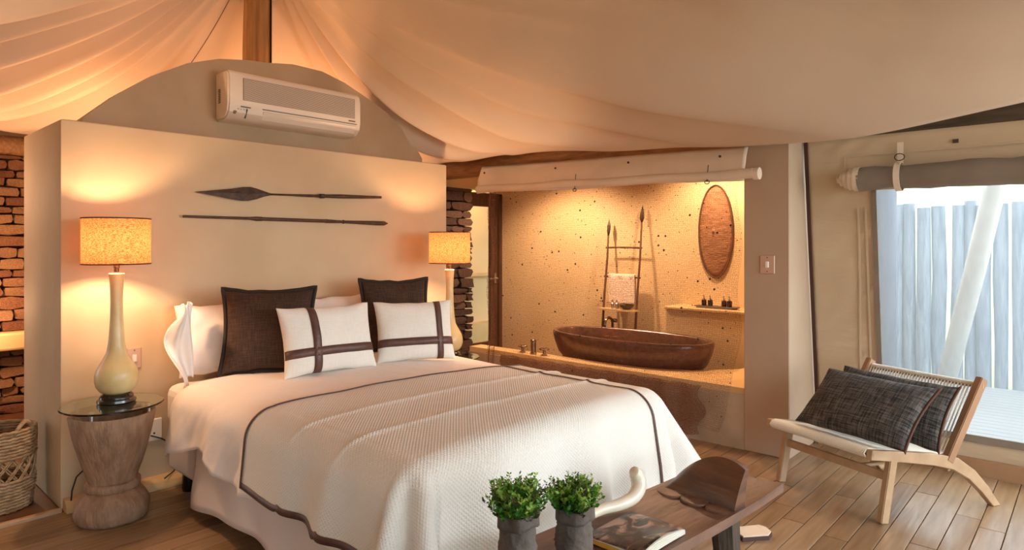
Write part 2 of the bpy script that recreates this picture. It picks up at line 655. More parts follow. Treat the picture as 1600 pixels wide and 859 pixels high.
# ---- headboard wall with the arched panel above it
bm = bmesh.new()
bx(bm, ((WX0 + WX1) / 2, (WY + 5.03) / 2, WZ / 2), (WX1 - WX0, 5.03 - WY, WZ), bev=0.012, seg=2)
wall_head = struct(obj('wall_back', bm, M['plaster'], smooth=True, angle=0.6))
AY = 4.50
arch = [(1.125, 2.10), (1.14, 2.20), (1.32, 2.37), (1.52, 2.525), (1.738, 2.65), (1.95, 2.725), (2.155, 2.758), (2.30, 2.77), (2.50, 2.80),
        (2.747, 2.796), (2.95, 2.745), (3.15, 2.665), (3.36, 2.572), (3.52, 2.46), (3.67, 2.33), (3.76, 2.21), (3.76, 2.10)]
bm = bmesh.new()
plate(bm, [(x, AY, z) for x, z in arch], (0, 0.14, 0))
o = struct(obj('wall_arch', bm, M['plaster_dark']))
bm = bmesh.new()
tube(bm, [(2.49, 5.04, 2.13), (2.49, 5.04, 3.0), (2.50, 5.04, 3.6)], [0.115, 0.112, 0.105], 20)
pole = obj('tent_pole', bm, M['pole'], smooth=True, angle=0.8)
tag(pole, 'thick round timber tent pole rising behind the arched panel above the bed', 'pole')
bm = bmesh.new()
bx(bm, (2.553, 4.938, 3.1), (0.006, 0.02, 1.5))
obj('crack', bm, M['under'], pole)

# ---- baseboard: a rounded screed plinth along the headboard wall
bm = bmesh.new()
prof = [(0, 0), (-0.085, 0), (-0.085, 0.012), (-0.07, 0.04), (-0.04, 0.058), (0, 0.062)]
a = [bm.verts.new((WX0 + 0.01, WY + py, pz)) for py, pz in prof]
b = [bm.verts.new((WX1, WY + py, pz)) for py, pz in prof]
for i in range(len(prof)):
    j = (i + 1) % len(prof)
    bm.faces.new((a[i], a[j], b[j], b[i]))
bm.faces.new(a)
bm.faces.new(b[::-1])
struct(obj('baseboard_back', bm, M['ledge']))


# ---- stone walls, each stone an object
def make_stone(seed, L, H, D):
    r = random.Random(seed)
    bm = bmesh.new()
    bmesh.ops.create_cube(bm, size=1.0)
    bmesh.ops.subdivide_edges(bm, edges=bm.edges[:], cuts=1, use_grid_fill=True)
    for v in bm.verts:
        p = v.co
        k = 1.0 - 0.10 * (abs(p.x * 2) ** 2 * abs(p.z * 2) ** 2)
        v.co = Vector((p.x * L * k + r.uniform(-.06, .06) * L * .5, p.y * D + r.uniform(-.12, .12) * D, p.z * H * k + r.uniform(-.10, .10) * H))
    me = bpy.data.meshes.new('stone')
    bmesh.ops.bevel(bm, geom=bm.edges[:], offset=0.006, segments=1, affect='EDGES', clamp_overlap=True) if False else None
    bm.to_mesh(me)
    bm.free()
    me.polygons.foreach_set('use_smooth', [True] * len(me.polygons))
    me.set_sharp_from_angle(angle=0.9)
    return me


def stone_face(parent, x0, x1, yf, zs, mats, seed, lw, depth, ragged=0.0, avoid=None):
    r = random.Random(seed)
    meshes = []
    for m_ in mats:
        for k in range(3):
            me = make_stone(seed * 50 + len(meshes), 1, 1, 1)
            me.materials.append(m_)
            meshes.append(me)
    z = zs[0]
    while z < zs[1] - 0.02:
        h = r.uniform(0.065, 0.11)
        h = min(h, zs[1] - z)
        x = x0 - r.uniform(0, .12)
        end = x1 + (r.uniform(-ragged, ragged) if ragged else 0)
        while x < end - 0.03:
            L = min(r.uniform(lw[0], lw[1]), end - x)
            if end - (x + L) < 0.06:
                L = end - x
            xa = max(x, x0 - .02)
            if x + L - xa > 0.03:
                o = bpy.data.objects.new('stone', r.choice(meshes))
                C.objects.link(o)
                o.parent = parent
                o.location = ((xa + x + L) / 2, yf + r.uniform(-.012, .012), z + h / 2)
                o.scale = (x + L - xa - 0.010, depth, h - 0.010)
                o.rotation_euler = (0, r.uniform(-.02, .02), r.uniform(-.04, .04))
            x += L
        z += h


sw = struct(box('wall_stone_left', (-0.9, 6.95, 0.0), (2.3, 7.15, 2.20), M['mortar']))
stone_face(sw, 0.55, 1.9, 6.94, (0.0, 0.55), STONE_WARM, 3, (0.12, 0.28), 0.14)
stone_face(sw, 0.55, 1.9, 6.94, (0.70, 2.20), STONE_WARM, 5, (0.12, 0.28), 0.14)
struct(box('trim_2', (-0.9, 6.74, 0.55), (2.3, 6.95, 0.70), M['ledge'], bev=0.02, seg=2))
bm = bmesh.new()
tube(bm, [(-1.0, 6.9, 2.29), (0.6, 6.9, 2.28), (2.3, 6.9, 2.29)], 0.085, 14)
tag(obj('eave_log', bm, M['log'], smooth=True, angle=.9), 'short stretch of orange-lit log on top of the left stone wall', 'beam')

sp = struct(box('wall_stone_right', (4.0, 5.24, 0.0), (4.985, 5.42, 2.06), M['mortar']))
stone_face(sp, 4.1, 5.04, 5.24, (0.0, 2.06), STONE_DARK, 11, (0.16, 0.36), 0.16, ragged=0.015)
# closing walls of the passage
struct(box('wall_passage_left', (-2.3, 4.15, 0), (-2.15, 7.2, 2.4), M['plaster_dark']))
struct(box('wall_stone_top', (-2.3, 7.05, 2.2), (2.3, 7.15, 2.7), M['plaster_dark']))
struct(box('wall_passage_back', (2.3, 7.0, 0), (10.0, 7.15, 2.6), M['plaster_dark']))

# ---- bathroom shell
BX = 5.75
struct(box('wall_bathroom_back', (BX, 1.62, 0), (BX + 0.12, 5.6, 2.5), M['bath_wall']))
struct(box('wall_bathroom_right', (5.03, 1.62, 0), (BX, 1.74, 2.5), M['bath_wall']))
struct(box('ceiling_bathroom', (4.6, 1.62, 2.5), (BX + 0.12, 5.6, 2.56), M['bath_wall']))
DY = 5.45
bm = bmesh.new()
bx(bm, (4.7, DY + .06, 2.3), (2.1, 0.12, 0.42))
bx(bm, (4.93, DY + .06, 1.04), (0.12, 0.10, 2.08))
struct(obj('wall_over_door', bm, M['bath_wall']))
# parapet in front of the tub: its back edge follows the tub
TC = (4.99, 3.12)
TA, TB = 0.79, 0.375      # rim half axes along Y and X
PZ = 0.43
poly = [(4.47, 1.84), (5.42, 1.84), (5.42, 2.08), (5.12, 2.16), (4.97, 2.29), (4.82, 2.42), (4.72, 2.58), (4.655, 2.80), (4.630, 3.12), (4.630, 3.9), (4.630, 4.62), (4.47, 4.62)]
bm = bmesh.new()
slab(bm, poly, 0.0, PZ)
plat = struct(obj('trim_3', bm, M['ledge']))
struct(box('floor_bathroom', (4.64, 1.74, -0.1), (BX, 4.62, 0.0), M['floor_dark']))
# front facing of the platform: rough screed set back under the ledge slab
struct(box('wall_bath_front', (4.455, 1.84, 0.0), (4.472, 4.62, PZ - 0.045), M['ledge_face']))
struct(box('floor_bath_entry', (4.47, 4.62, -0.1), (BX, 5.45, 0.0), M['floor_dark']))
# half wall with counter
cw = struct(box('wall_counter', (5.44, 1.74, 0.0), (5.75, 2.99, 0.837), M['bath_wall']))
cap = struct(box('trim_4', (5.42, 1.74, 0.837), (5.75, 3.0, 0.865), M['ledge'], bev=0.006))

# ---- column between bath and tent wall
struct(box('wall_column', (4.45, 1.53, 0.0), (5.03, 1.84, 2.45), M['column'], bev=0.006))

# ---- door beyond the bathroom
dr = struct(empty('door_1', (5.2, DY - 0.03, 0)))
bm = bmesh.new()
bx(bm, (-.17, 0, 1.02), (.07, .09, 2.05)); bx(bm, (.55, 0, 1.02), (.10, .09, 2.05)); bx(bm, (.19, 0, 2.01), (.80, .09, .07))
obj('door_frame', bm, M['dark_wood'], dr)
bm = bmesh.new()
bx(bm, (-.10, -.01, 1.0), (.07, .045, 1.93)); bx(bm, (.42, -.01, 1.0), (.11, .045, 1.93))
bx(bm, (.16, -.01, 1.93), (.45, .045, .09)); bx(bm, (.16, -.01, .16), (.45, .045, .24))
obj('door_leaf', bm, M['dark_wood'], dr)
bm = bmesh.new()
bx(bm, (.15, -.01, 1.08), (.44, .008, 1.62))
obj('door_pane', bm, M['door_glass'], dr)
bm = bmesh.new()
tube(bm, [(.43, -.04, 1.03), (.43, -.085, 1.03), (.30, -.085, 1.03)], .009, 8)
bx(bm, (.43, -.04, 1.03), (.03, .012, .12))
obj('door_handle', bm, M['steel'], dr)
struct(box('wall_passage_right', (8.5, 5.5, 0), (8.6, 6.4, 2.6), M['bath_wall']))
struct(box('ceiling_passage', (4.6, 5.6, 2.55), (8.6, 7.1, 2.6), M['bath_wall']))
struct(box('wall_beyond_door', (4.9, 6.4, 0), (8.6, 6.5, 2.6), M['bath_wall']))
struct(box('trim_5', (4.9, 6.2, 0.0), (8.4, 6.4, 0.36), M['ledge']))
struct(box('trim_6', (4.9, 6.3, 1.0), (8.4, 6.4, 1.04), M['ledge']))

# ---- eave logs over the bath opening and the window
bm = bmesh.new()
pts = [(4.59 + 0.015 * math.sin(i), 5.4 - i * 0.44, 2.24 + 0.012 * math.sin(i * 1.7)) for i in range(9)]
tube(bm, pts, [0.125 + 0.008 * math.sin(i * 2.1) for i in range(9)], 16)
lg = obj('eave_log', bm, M['log'], smooth=True, angle=.9)
tag(lg, 'warm brown pine log running under the tent roof above the bath net', 'beam')
bm = bmesh.new()
pts = [(4.87, 1.46 - i * 0.45, 2.215 + 0.008 * math.sin(i * 1.3)) for i in range(10)]
tube(bm, pts, [0.098 + 0.006 * math.sin(i * 2.7) for i in range(10)], 14)
tag(obj('eave_log', bm, M['dark_log'], smooth=True, angle=.9), 'dark weathered log under the roof edge above the window wall', 'beam')


# ---- tent ceiling: a big draped cotton lining hanging from the pole head
APEX = Vector((2.49, 5.0, 3.95))
PERIM = [(1.10, 6.60, 2.36), (2.3, 6.55, 2.30), (3.3, 5.9, 2.22), (3.92, 4.85, 2.185), (4.10, 4.42, 2.20), (4.27, 4.02, 2.235), (4.35, 3.60, 2.24), (4.42, 2.80, 2.185),
         (4.40, 2.20, 2.145), (4.36, 1.75, 2.105), (4.26, 1.22, 2.07), (4.20, 0.86, 2.075), (4.18, 0.28, 2.145), (4.22, -0.6, 2.26), (4.2, -2.0, 2.3),
         (3.0, -3.1, 2.3), (1.0, -3.3, 2.3), (-0.8, -2.8, 2.3), (-1.7, -1.2, 2.3), (-1.9, 1.0, 2.3), (-1.8, 3.0, 2.3), (-1.3, 4.8, 2.32), (-0.4, 5.9, 2.34), (0.4, 6.4, 2.36)]
NP = len(PERIM)


def cr(t):
    i = int(math.floor(t))
    f = t - i
    p = [Vector(PERIM[(i + k) % NP]) for k in (-1, 0, 1, 2)]
    return 0.5 * ((2 * p[1]) + (-p[0] + p[2]) * f + (2 * p[0] - 5 * p[1] + 4 * p[2] - p[3]) * f * f + (-p[0] + 3 * p[1] - 3 * p[2] + p[3]) * f ** 3)


# folds: (perimeter parameter, half width, depth) - folds run from the apex to the hem
FOLDS = [(3.1, .5, .12), (4.3, .5, .16), (5.5, .45, .16), (6.9, .55, .13), (8.4, .7, .06), (10.6, 1.0, .03),
         (17.4, .9, .12), (19.2, .55, .24), (20.15, .34, .24), (20.85, .26, .22), (21.45, .26, .22), (22.1, .26, .20), (22.75, .24, .17),
         (23.35, .22, .13), (0.05, .2, .10), (0.9, .3, .10), (1.9, .35, .10)]


def fold_d(t):
    s = 0.0
    for c, w, d in FOLDS:
        dd = (t - c + NP / 2) % NP - NP / 2
        q = dd / w
        if abs(q) < 3:
            # asymmetric ridge: steep on one side
            s += d * (math.exp(-q * q * (3.4 if q < 0 else 0.8)))
    return s


def tent(u, v):
    t = u * NP
    B = cr(t)
    if v <= 0.94:
        w = v / 0.94
        P = APEX.lerp(B, w)
        base = 0.46
        P.z -= base * 4 * w * (1 - w) * (0.55 + 0.45 * (1 - w))
        env = math.sin(PI * min(1, w * 0.96 + 0.02)) ** 0.7 * (0.25 + w) * (1 - w ** 5 * .8)
        P.z -= (fold_d(t) * 1.6 + 0.006 * math.sin(t * 9.1 + w * 2) * (1 if t > 18 or t < 6 else 0)) * env
        P.z += 0.05 * nz(P.x * 1.3, P.y * 1.3, 3.1) * env
        c = APEX.lerp(B, 0)
        return P
    w = (v - 0.94) / 0.06
    out = (B - Vector((1.4, 1.4, B.z))).normalized()
    side = 0.02 if 2.5 < t < 10 else 0.28
    return B + out * side * w + Vector((0, 0, 0.42 * w ** 0.8))


vs, fs, uv = grid(tent, 720, 70, True)
ceil = raw('ceiling', vs, fs, M['tent'], smooth=True, uvs=uv)
struct(ceil)
# stitched seam on the lining left of the pole
for ts in (0.55,):
    pts = []
    for k in range(6, 60):
        p = tent(ts / NP, k / 66)
        p.z -= 0.004
        pts.append(p)
    bm = bmesh.new()
    tube(bm, pts, 0.0024, 5)
    obj('seam', bm, M['rust_edge'], ceil)
# unseen roof shell, added to block the sky light
OR = [(-2.6, -3.9), (5.35, -3.9), (5.35, 1.4), (6.4, 1.6), (9.0, 5.5), (9.0, 7.6), (-2.6, 7.6)]
bm = bmesh.new()
ap = bm.verts.new((2.4, 3.6, 4.7))
rv = [bm.verts.new((x, y, 2.66)) for x, y in OR]
for i in range(len(rv)):
    bm.faces.new((rv[i], rv[(i + 1) % len(rv)], ap))
o = struct(solid(obj('ceiling_sky_blocker', bm, M['taupe']), 0.02))
struct(box('wall_left', (-2.4, -3.4, 0), (-2.25, 4.15, 2.6), M['plaster']))


# ================================================================== TENT WALL WITH WINDOW
def tx(z):
    return 5.0 - 0.135 * z


WIN = (1.08, -1.25, 0.245, 1.80)     # y left, y right, z low, z high
ys = [1.522] + [1.522 - 0.045 * i for i in range(1, 10)] + [WIN[0]] + [1.0 - 0.1 * i for i in range(0, 23)][1:] + [WIN[1]] + [-1.4, -1.7, -2.0, -2.4, -2.8]
ys = sorted(set(round(q, 3) for q in ys), reverse=True)
zs_ = sorted(set([0.0, 0.08, 0.16, WIN[2], WIN[3]] + [1.85 + .04 * k for k in range(7)] + [2.12, 2.155] + [round(WIN[2] + (WIN[3] - WIN[2]) * k / 60, 3) for k in range(61)]))
vs, fs = [], []
W_ = len(ys)
for z in zs_:
    for y_ in ys:
        wr = 0.0
        if y_ > WIN[0] + .01:
            wr = 0.015 * nz(y_ * 5, z * 22 + y_ * 16, 1.0) * min(1, (1.53 - y_) * 20)
        vs.append((tx(z) + wr, y_, z))
for j in range(len(zs_) - 1):
    for i in range(W_ - 1):
        ym = (ys[i] + ys[i + 1]) / 2
        zm = (zs_[j] + zs_[j + 1]) / 2
        if WIN[1] < ym < WIN[0] and WIN[2] < zm < WIN[3]:
            continue
        fs.append((j * W_ + i, j * W_ + i + 1, (j + 1) * W_ + i + 1, (j + 1) * W_ + i))
tw = raw('wall_window_side', vs, fs, M['canvas'], smooth=True)
struct(tw)
solid(tw, 0.006, 1)


def ribbon(bm, pts, wdir, wid, ndir, th):
    for a, b in zip(pts, pts[1:]):
        pass
    wdir, ndir = Vector(wdir).normalized(), Vector(ndir).normalized()
    rings = []
    for p in pts:
        p = Vector(p)
        rings.append([bm.verts.new(p + wdir * wid / 2 * s + ndir * th * q) for s, q in ((-1, 0), (1, 0), (1, 1), (-1, 1))])
    for a, b in zip(rings, rings[1:]):
        for k in range(4):
            bm.faces.new((a[k], a[(k + 1) % 4], b[(k + 1) % 4], b[k]))
    bm.faces.new(rings[0][::-1])
    bm.faces.new(rings[-1])


def cpt(y, z, o=0.0):
    return (tx(z) - 0.012 - o, y, z)


bm = bmesh.new()
ribbon(bm, [cpt(1.505, z) for z in [k * .215 for k in range(11)]], (0, 1, 0), 0.022, (-1, 0, 0), 0.006)
obj('edge_binding', bm, M['binding'], tw)
bm = bmesh.new()
ribbon(bm, [cpt(1.20 + 0.01 * math.sin(z * 3), z) for z in [WIN[2] + k * .16 for k in range(10)]], (0, 1, 0), 0.012, (-1, 0, 0), 0.004)
ribbon(bm, [cpt(1.145, z) for z in [WIN[2] + k * .16 for k in range(10)]], (0, 1, 0), 0.012, (-1, 0, 0), 0.004)
obj('window_facing', bm, M['canvas'], tw)
bm = bmesh.new()
ribbon(bm, [cpt(WIN[0] + .012, z) for z in [WIN[2] + k * .1555 for k in range(11)]], (0, 1, 0), 0.03, (-1, 0, 0), 0.010)
ribbon(bm, [cpt(y_, WIN[2] - .02) for y_ in (1.1, 0, -1.3)], (0, 0, 1), 0.045, (-1, 0, 0), 0.010)
obj('window_hem', bm, M['taupe'], tw)
bm = bmesh.new()
ribbon(bm, [cpt(y_, 2.03) for y_ in (1.26, 0, -1.6)], (0, 0, 1), 0.010, (-1, 0, 0), 0.004)
ribbon(bm, [cpt(1.26, z) for z in (1.9, 1.97, 2.03)], (0, 1, 0), 0.010, (-1, 0, 0), 0.004)
obj('seam', bm, M['canvas'], tw)
bm = bmesh.new()
ribbon(bm, [(4.97, y_, 0.05) for y_ in (1.5, 0, -2.6)], (0, 0, 1), 0.10, (-1, 0, 0), 0.03)
struct(obj('baseboard_right', bm, M['beech2']))
bm = bmesh.new()
for y_, z in ((0.64, 2.07), (-.1, 2.07)):
    bx(bm, (tx(z) - .012, y_, z), (.012, .03, .022))
obj('eyelet', bm, M['binding'], tw)
# gauze in the window
vs = [(tx(WIN[2]) + .004, WIN[0], WIN[2]), (tx(WIN[2]) + .004, WIN[1], WIN[2]), (tx(WIN[3]) + .004, WIN[1], WIN[3]), (tx(WIN[3]) + .004, WIN[0], WIN[3])]
struct(raw('window_1', vs, [(0, 1, 2, 3)], M['gauze']))

# rolled-up blind over the window
bl = empty('window_blind', (4.66, 0, 1.87))
pts, rr = [], []
for k in range(26):
    t = k / 25
    pts.append((0.004 * math.sin(k * .9) * 0.4, 1.16 - t * 2.46, 0.004 * math.sin(k * 1.3) - 0.02 * math.sin(PI * min(1, abs(t - .12) * 3)) * 0.2))
    rr.append(0.068 + 0.012 * min(1, abs(t - 0.09) / 0.1) + 0.004 * math.sin(k * 2.2))
bm = bmesh.new()
tube(bm, pts, rr, 18)
obj('rolled_canvas', bm, M['taupe'], bl, smooth=True, angle=.9)
bm = bmesh.new()
for j, (r_, y0, y1) in enumerate(((0.078, 1.15, 1.185), (0.07, 1.185, 1.215), (0.058, 1.215, 1.245), (0.042, 1.245, 1.27), (0.022, 1.27, 1.29))):
    tube(bm, [(0, y0, 0), (0, y1, 0)], r_, 16)
obj('roll_end', bm, M['canvas_white'], bl, smooth=True, angle=.7)
for y_ in (0.93, -0.45):
    bm = bmesh.new()
    pts = [(0.088 * math.cos(a_), y_, 0.088 * math.sin(a_)) for a_ in [2 * PI * k / 24 for k in range(25)]]
    rings = []
    for p in pts:
        n_ = Vector((p[0], 0, p[2])).normalized()
        rings.append([bm.verts.new(Vector(p) + Vector((0, s * .017, 0)) + n_ * q) for s, q in ((-1, 0), (1, 0), (1, .004), (-1, .004))])
    for a, b in zip(rings, rings[1:]):
        for k in range(4):
            bm.faces.new((a[k], a[(k + 1) % 4], b[(k + 1) % 4], b[k]))
    bx(bm, (0.03, y_, .15), (.004, .034, .14))
    st = obj('strap', bm, M['canvas_white'], bl)
    bm = bmesh.new()
    tube(bm, [(0.01 + .0, y_ + .028 * math.cos(a_), .125 + .022 * math.sin(a_)) for a_ in [2 * PI * k / 12 for k in range(13)]], .003, 5)
    obj('ring', bm, M['iron'], st)
tag(bl, 'taupe canvas blind rolled up above the bright window', 'blind')

# ================================================================== OUTSIDE
struct(box('ground', (-40, -40, -0.5), (60, 60, -0.32), M['ground']))
dk = struct(box('floor_deck', (5.1, -6.0, -0.30), (8.25, 1.6, -0.06), M['under']))
x = 5.12
me = None
while x < 8.2:
    bm = bmesh.new()
    bx(bm, (0, 0, 0), (.112, 7.4, .03), bev=.002)
    obj('plank', bm, M['deck'], dk, loc=(x + .057, -2.25, -0.045))
    x += .12
fn = empty('pole_fence', (8.32, 0, -0.3))
pm = []
for k in range(5):
    bm = bmesh.new()
    r = random.Random(k)
    tube(bm, [(0.01 * r.uniform(-1, 1), 0.012 * r.uniform(-1, 1), z) for z in (0, .7, 1.4, 2.17)], [.066 * r.uniform(.9, 1.08) for _ in range(4)], 10)
    me = bpy.data.meshes.new('fence_pole')
    bm.to_mesh(me); bm.free()
    me.polygons.foreach_set('use_smooth', [True] * len(me.polygons))
    me.set_sharp_from_angle(angle=.9)
    me.materials.append(M['fence'])
    pm.append(me)
y_ = 3.4
while y_ > -4.5:
    r = random.uniform(.85, 1.12)
    o = bpy.data.objects.new('fence_pole', random.choice(pm))
    C.objects.link(o)
    o.parent = fn
    o.location = (random.uniform(-.02, .02), y_, 0)
    o.scale = (r, r, random.uniform(.985, 1.015))
    o.rotation_euler = (0, random.uniform(-.012, .012), random.uniform(0, 6))
    y_ -= .132 * r + random.uniform(0, .012)
tag(fn, 'weathered grey fence of upright poles beyond the deck outside the window', 'fence')
# leaning pale pole and dark upright post outside
bm = bmesh.new()
tube(bm, [(7.75, 1.16, -.06), (6.9, .80, 1.2), (6.2, .51, 2.3)], [.085, .08, .075], 14)
tag(obj('tent_prop', bm, M['pale_pole'], smooth=True), 'pale sunlit pole leaning across the view outside the window', 'pole')
bm = bmesh.new()
tube(bm, [(5.95, 1.30, -.06), (5.95, 1.30, 2.6)], [.10, .095], 14)
tag(obj('deck_post', bm, M['fence_dark'], smooth=True), 'upright dark grey post on the deck just outside the left side of the window', 'post')
# grassy bank behind the fence
vs, fs, uv = grid(lambda u, v: (8.9 + v * 14, -14 + u * 30, -0.3 + 2.9 * min(1, v * 2.6) ** .8 + .22 * nz(u * 9, v * 7)), 40, 24)
struct(raw('ground_bank', vs, fs, M['grass'], smooth=True))

# ================================================================== BED
BXL, BXR, BYF, BYH = 1.44, 3.10, 1.80, 4.06
bed = empty('bed', ((BXL + BXR) / 2, (BYF + BYH) / 2, 0))
bo = Vector(bed.location)


def rel(lo, hi, p):
    return [a - b for a, b in zip(lo, p)], [a - b for a, b in zip(hi, p)]


def cbox(name, lo, hi, m, parent, bev=0, seg=1):
    lo, hi = rel(lo, hi, parent.location)
    return box(name, lo, hi, m, parent, bev, seg)


cbox('base', (BXL + .02, BYF + .04, .13), (BXR - .02, BYH, .38), M['skirt'], bed, .02, 2)
cbox('mattress', (BXL, BYF, .38), (BXR, BYH, .628), M['sheet'], bed, .06, 3)
for lx, ly in ((BXL + .1, BYH - .1), (BXR - .1, BYH - .1), (BXL + .1, BYF + .15), (BXR - .1, BYF + .15), (BXL + .1, 2.9)):
    bm = bmesh.new()
    lathe(bm, [(.035, 0), (.04, .02), (.035, .13)], 12, (lx - bo.x, ly - bo.y, 0))
    obj('leg', bm, M['black'], bed, smooth=True, angle=.7)


# bed skirt: pleated cloth strip round three sides
def skirt_fn(u, v):
    Ls = 3.55 - BYF
    tot = Ls * 2 + (BXR - BXL)
    s = u * tot
    fo = 0.010 * math.sin(s * 16) * v + .01 * nz(s * 5, v * 2) * v
    o_ = .015 + .035 * v
    if s < Ls:
        p = Vector((BXL - o_ - fo, 3.55 - s, 0))
    elif s < Ls + BXR - BXL:
        p = Vector((BXL + s - Ls, BYF - o_ - fo, 0))
    else:
        p = Vector((BXR + o_ + fo, BYF + s - Ls - (BXR - BXL), 0))
    hem = .055 + .05 * abs(math.sin(s * 2.4)) * (1 if s < 1 else .3)
    p.z = .40 - v * (.40 - hem)
    return p - bo


vs, fs, uv = grid(skirt_fn, 260, 10)
solid(raw('bed_skirt', vs, fs, M['skirt'], bed, smooth=True), .003)
tag(bed, 'wide double bed under white bedding against the plaster wall', 'bed')

# drape over the mattress
R0 = 0.13


def drape(a, b, top, inn, thick, corner=True, folds=None):
    """(a,b): flat cloth coordinates in world x,y; inn: inner rectangle (x0,x1,y0)"""
    x0, x1, y0 = inn
    ea = a - x1 if a > x1 else (a - x0 if a < x0 else 0.0)
    eb = b - y0 if b < y0 else 0.0
    L = math.hypot(ea, eb)
    bxx, byy = min(max(a, x0), x1), max(b, y0)
    # gently crowned top
    cx = (bxx - x0) / (x1 - x0)
    crown = 0.022 * math.sin(PI * max(0.0, min(1, cx))) ** .6
    z = top + crown + .03 * max(0.0, min(1.0, (b - 2.5) / 1.2))
    if L < 1e-6:
        z += 0.006 * nz(a * 3.5, b * 3.5, top * 9)
        return Vector((bxx, byy, z)), Vector((0, 0, 1))
    d = Vector((ea / L, eb / L, 0))
    ang = math.atan2(-eb, abs(ea))          # 0 side, pi/2 foot
    cornerness = math.sin(2 * ang) ** 2 if eb < 0 and ea != 0 else 0.0
    thm = math.radians(84 - 29 * cornerness * (1.0 if ea > 0 else .8))
    if folds:
        s = b if abs(ea) > 0 and eb == 0 else a
        q = folds(a, b, ea, eb, ang)
    else:
        q = 0.0
    r = R0
    if L < r * thm:
        th = L / r
        outw, drop = r * math.sin(th), r * (1 - math.cos(th))
    else:
        th = thm
        rest = L - r * thm
        outw = r * math.sin(th) + rest * math.cos(th)
        drop = r * (1 - math.cos(th)) + rest * math.sin(th)
    k = max(0.0, min(1.0, (L - .08) / .35))
    outw += q * k
    n_ = (d * math.sin(th) + Vector((0, 0, math.cos(th)))).normalized()
    P = Vector((bxx, byy, z)) + d * outw - Vector((0, 0, drop))
    P.z = max(P.z, .02)
    return P, n_


INN = (BXL + .06, BXR - .06, BYF + .03)
INN_D = INN


def dfolds(a, b, ea, eb, ang):
    if eb == 0:
        if ea < 0:
            return .020 * math.sin(b * 15 + a * 3) + .030 * nz(b * 7, a * 3) + .016 * nz(b * 16 + a * 9, a * 8)
        return .018 * math.sin(b * 14)
    return .02 * math.sin(a * 14)


DUX0, DUX1, DUY0, DUY1 = INN[0] - .40, INN[1] + .40, INN[2] - .38, 3.78


def dq(a, b, ea, eb, ang):
    k = max(0.0, min(1.0, (b - (qhead(min(max(a, INN[0]), INN[1])) - .10)) / .12))
    return dfolds(a, b, ea, eb, ang) * k + (qfolds(a, b, ea, eb, ang) - .012) * (1 - k)


def duvet_fn(u, v):
    a = DUX0 + (DUX1 - DUX0) * u
    yh = DUY1 + .015 * math.sin(u * 20)
    b = DUY0 + (yh - DUY0) * v
    if a < INN[0]:      # uneven left hem
        a = INN[0] - (INN[0] - a) * (1.0 + .10 * math.sin(b * 7.0) + .08 * nz(b * 4, 2))
    P, n = drape(a, b, .650, INN, 0, folds=dq)
    if v > .97:
        P.z -= .03 * (v - .97) / .03
    return P


# fitted sheet area near the pillows is the mattress itself
def qfolds(a, b, ea, eb, ang):
    if eb == 0:
        if ea < 0:
            # left side: smooth, then one strong pleat towards the foot
            return .05 * math.exp(-((b - 2.18) / .09) ** 2) - .03 * math.exp(-((b - 2.38) / .08) ** 2) + .01 * math.sin(b * 8)
        return .02 * math.sin(b * 9)
    if ea == 0:
        return (.030 + .022 * max(0, min(1, (2.4 - a) / .6))) * math.sin(a * 11 + .5) + .022 * math.sin(a * 19) + .01
    return .07 * math.sin(ang * 7.0) * (1 if ea < 0 else .4)


QX0, QX1, QY0 = INN[0] - .41, INN[1] + .45, INN[2] - .60


def qhead(a):
    return 2.80 - .09 * (a - 2.2) - .05 * math.cos((a - 2.1) * 1.8) * -1 * .6


vs, fs, uv = grid(duvet_fn, 130, 150)
duv = raw('duvet', vs, fs, M['sheet'], smooth=True, uvs=uv)
solid(duv, .018)
tag(duv, 'white cotton duvet spread over the bed, hanging rumpled at its left side', 'duvet')


def quilt_pt(a, b, off=0.0):
    P, n = drape(a, b, .664, INN, 0, folds=qfolds)
    # pressed fold creases across the top
    for cy in (2.13, 2.47):
        yy_ = cy - .05 * (a - 2.2)
        P.z += .011 * math.exp(-abs(b - yy_) / .014) if b > INN[2] else 0
    return P + n * (.010 + off)


def quilt_fn(u, v):
    a = QX0 + (QX1 - QX0) * u
    b = QY0 + (qhead(a) - QY0) * v
    return quilt_pt(a, b)


vs, fs, uv = grid(quilt_fn, 190, 150)
uv = [(p[0] * 2.6, p[1] * 1.6) for p in uv]
ql = raw('quilt', vs, fs, M['quilt'], smooth=True, uvs=uv)
solid(ql, .006)
tag(ql, 'cream waffle quilt with dark brown lines over the foot half of the bed', 'quilt')


def qstrip(name, path, wid, across, m=M['leather'], th=.003, off=.003):
    """flat ribbon on the quilt following cloth coordinates"""
    bm = bmesh.new()
    prev = None
    for a, b in path:
        e1 = quilt_pt(a - across[0] * wid / 2, b - across[1] * wid / 2, off)
        e2 = quilt_pt(a + across[0] * wid / 2, b + across[1] * wid / 2, off)
        c = [bm.verts.new(e1), bm.verts.new(e2)]
        if prev:
            bm.faces.new((prev[0], prev[1], c[1], c[0]))
        prev = c
    o = obj(name, bm, m, ql, smooth=True)
    solid(o, .003, 1)
    return o


qstrip('piping_line', [(QX0 + (QX1 - QX0) * k / 160, qhead(QX0 + (QX1 - QX0) * k / 160) - .012) for k in range(161)], .014, (0, 1))
qstrip('piping_line', [(2.93, qhead(2.93) - .01 - (qhead(2.93) - QY0) * k / 150) for k in range(150)], .014, (1, 0))
qstrip('hem_binding', [(QX0 + .012, QY0 + (qhead(QX0) - QY0) * k / 150) for k in range(151)], .028, (1, 0))
qstrip('hem_binding', [(QX0 + (QX1 - QX0) * k / 160, QY0 + .012) for k in range(161)], .028, (0, 1))


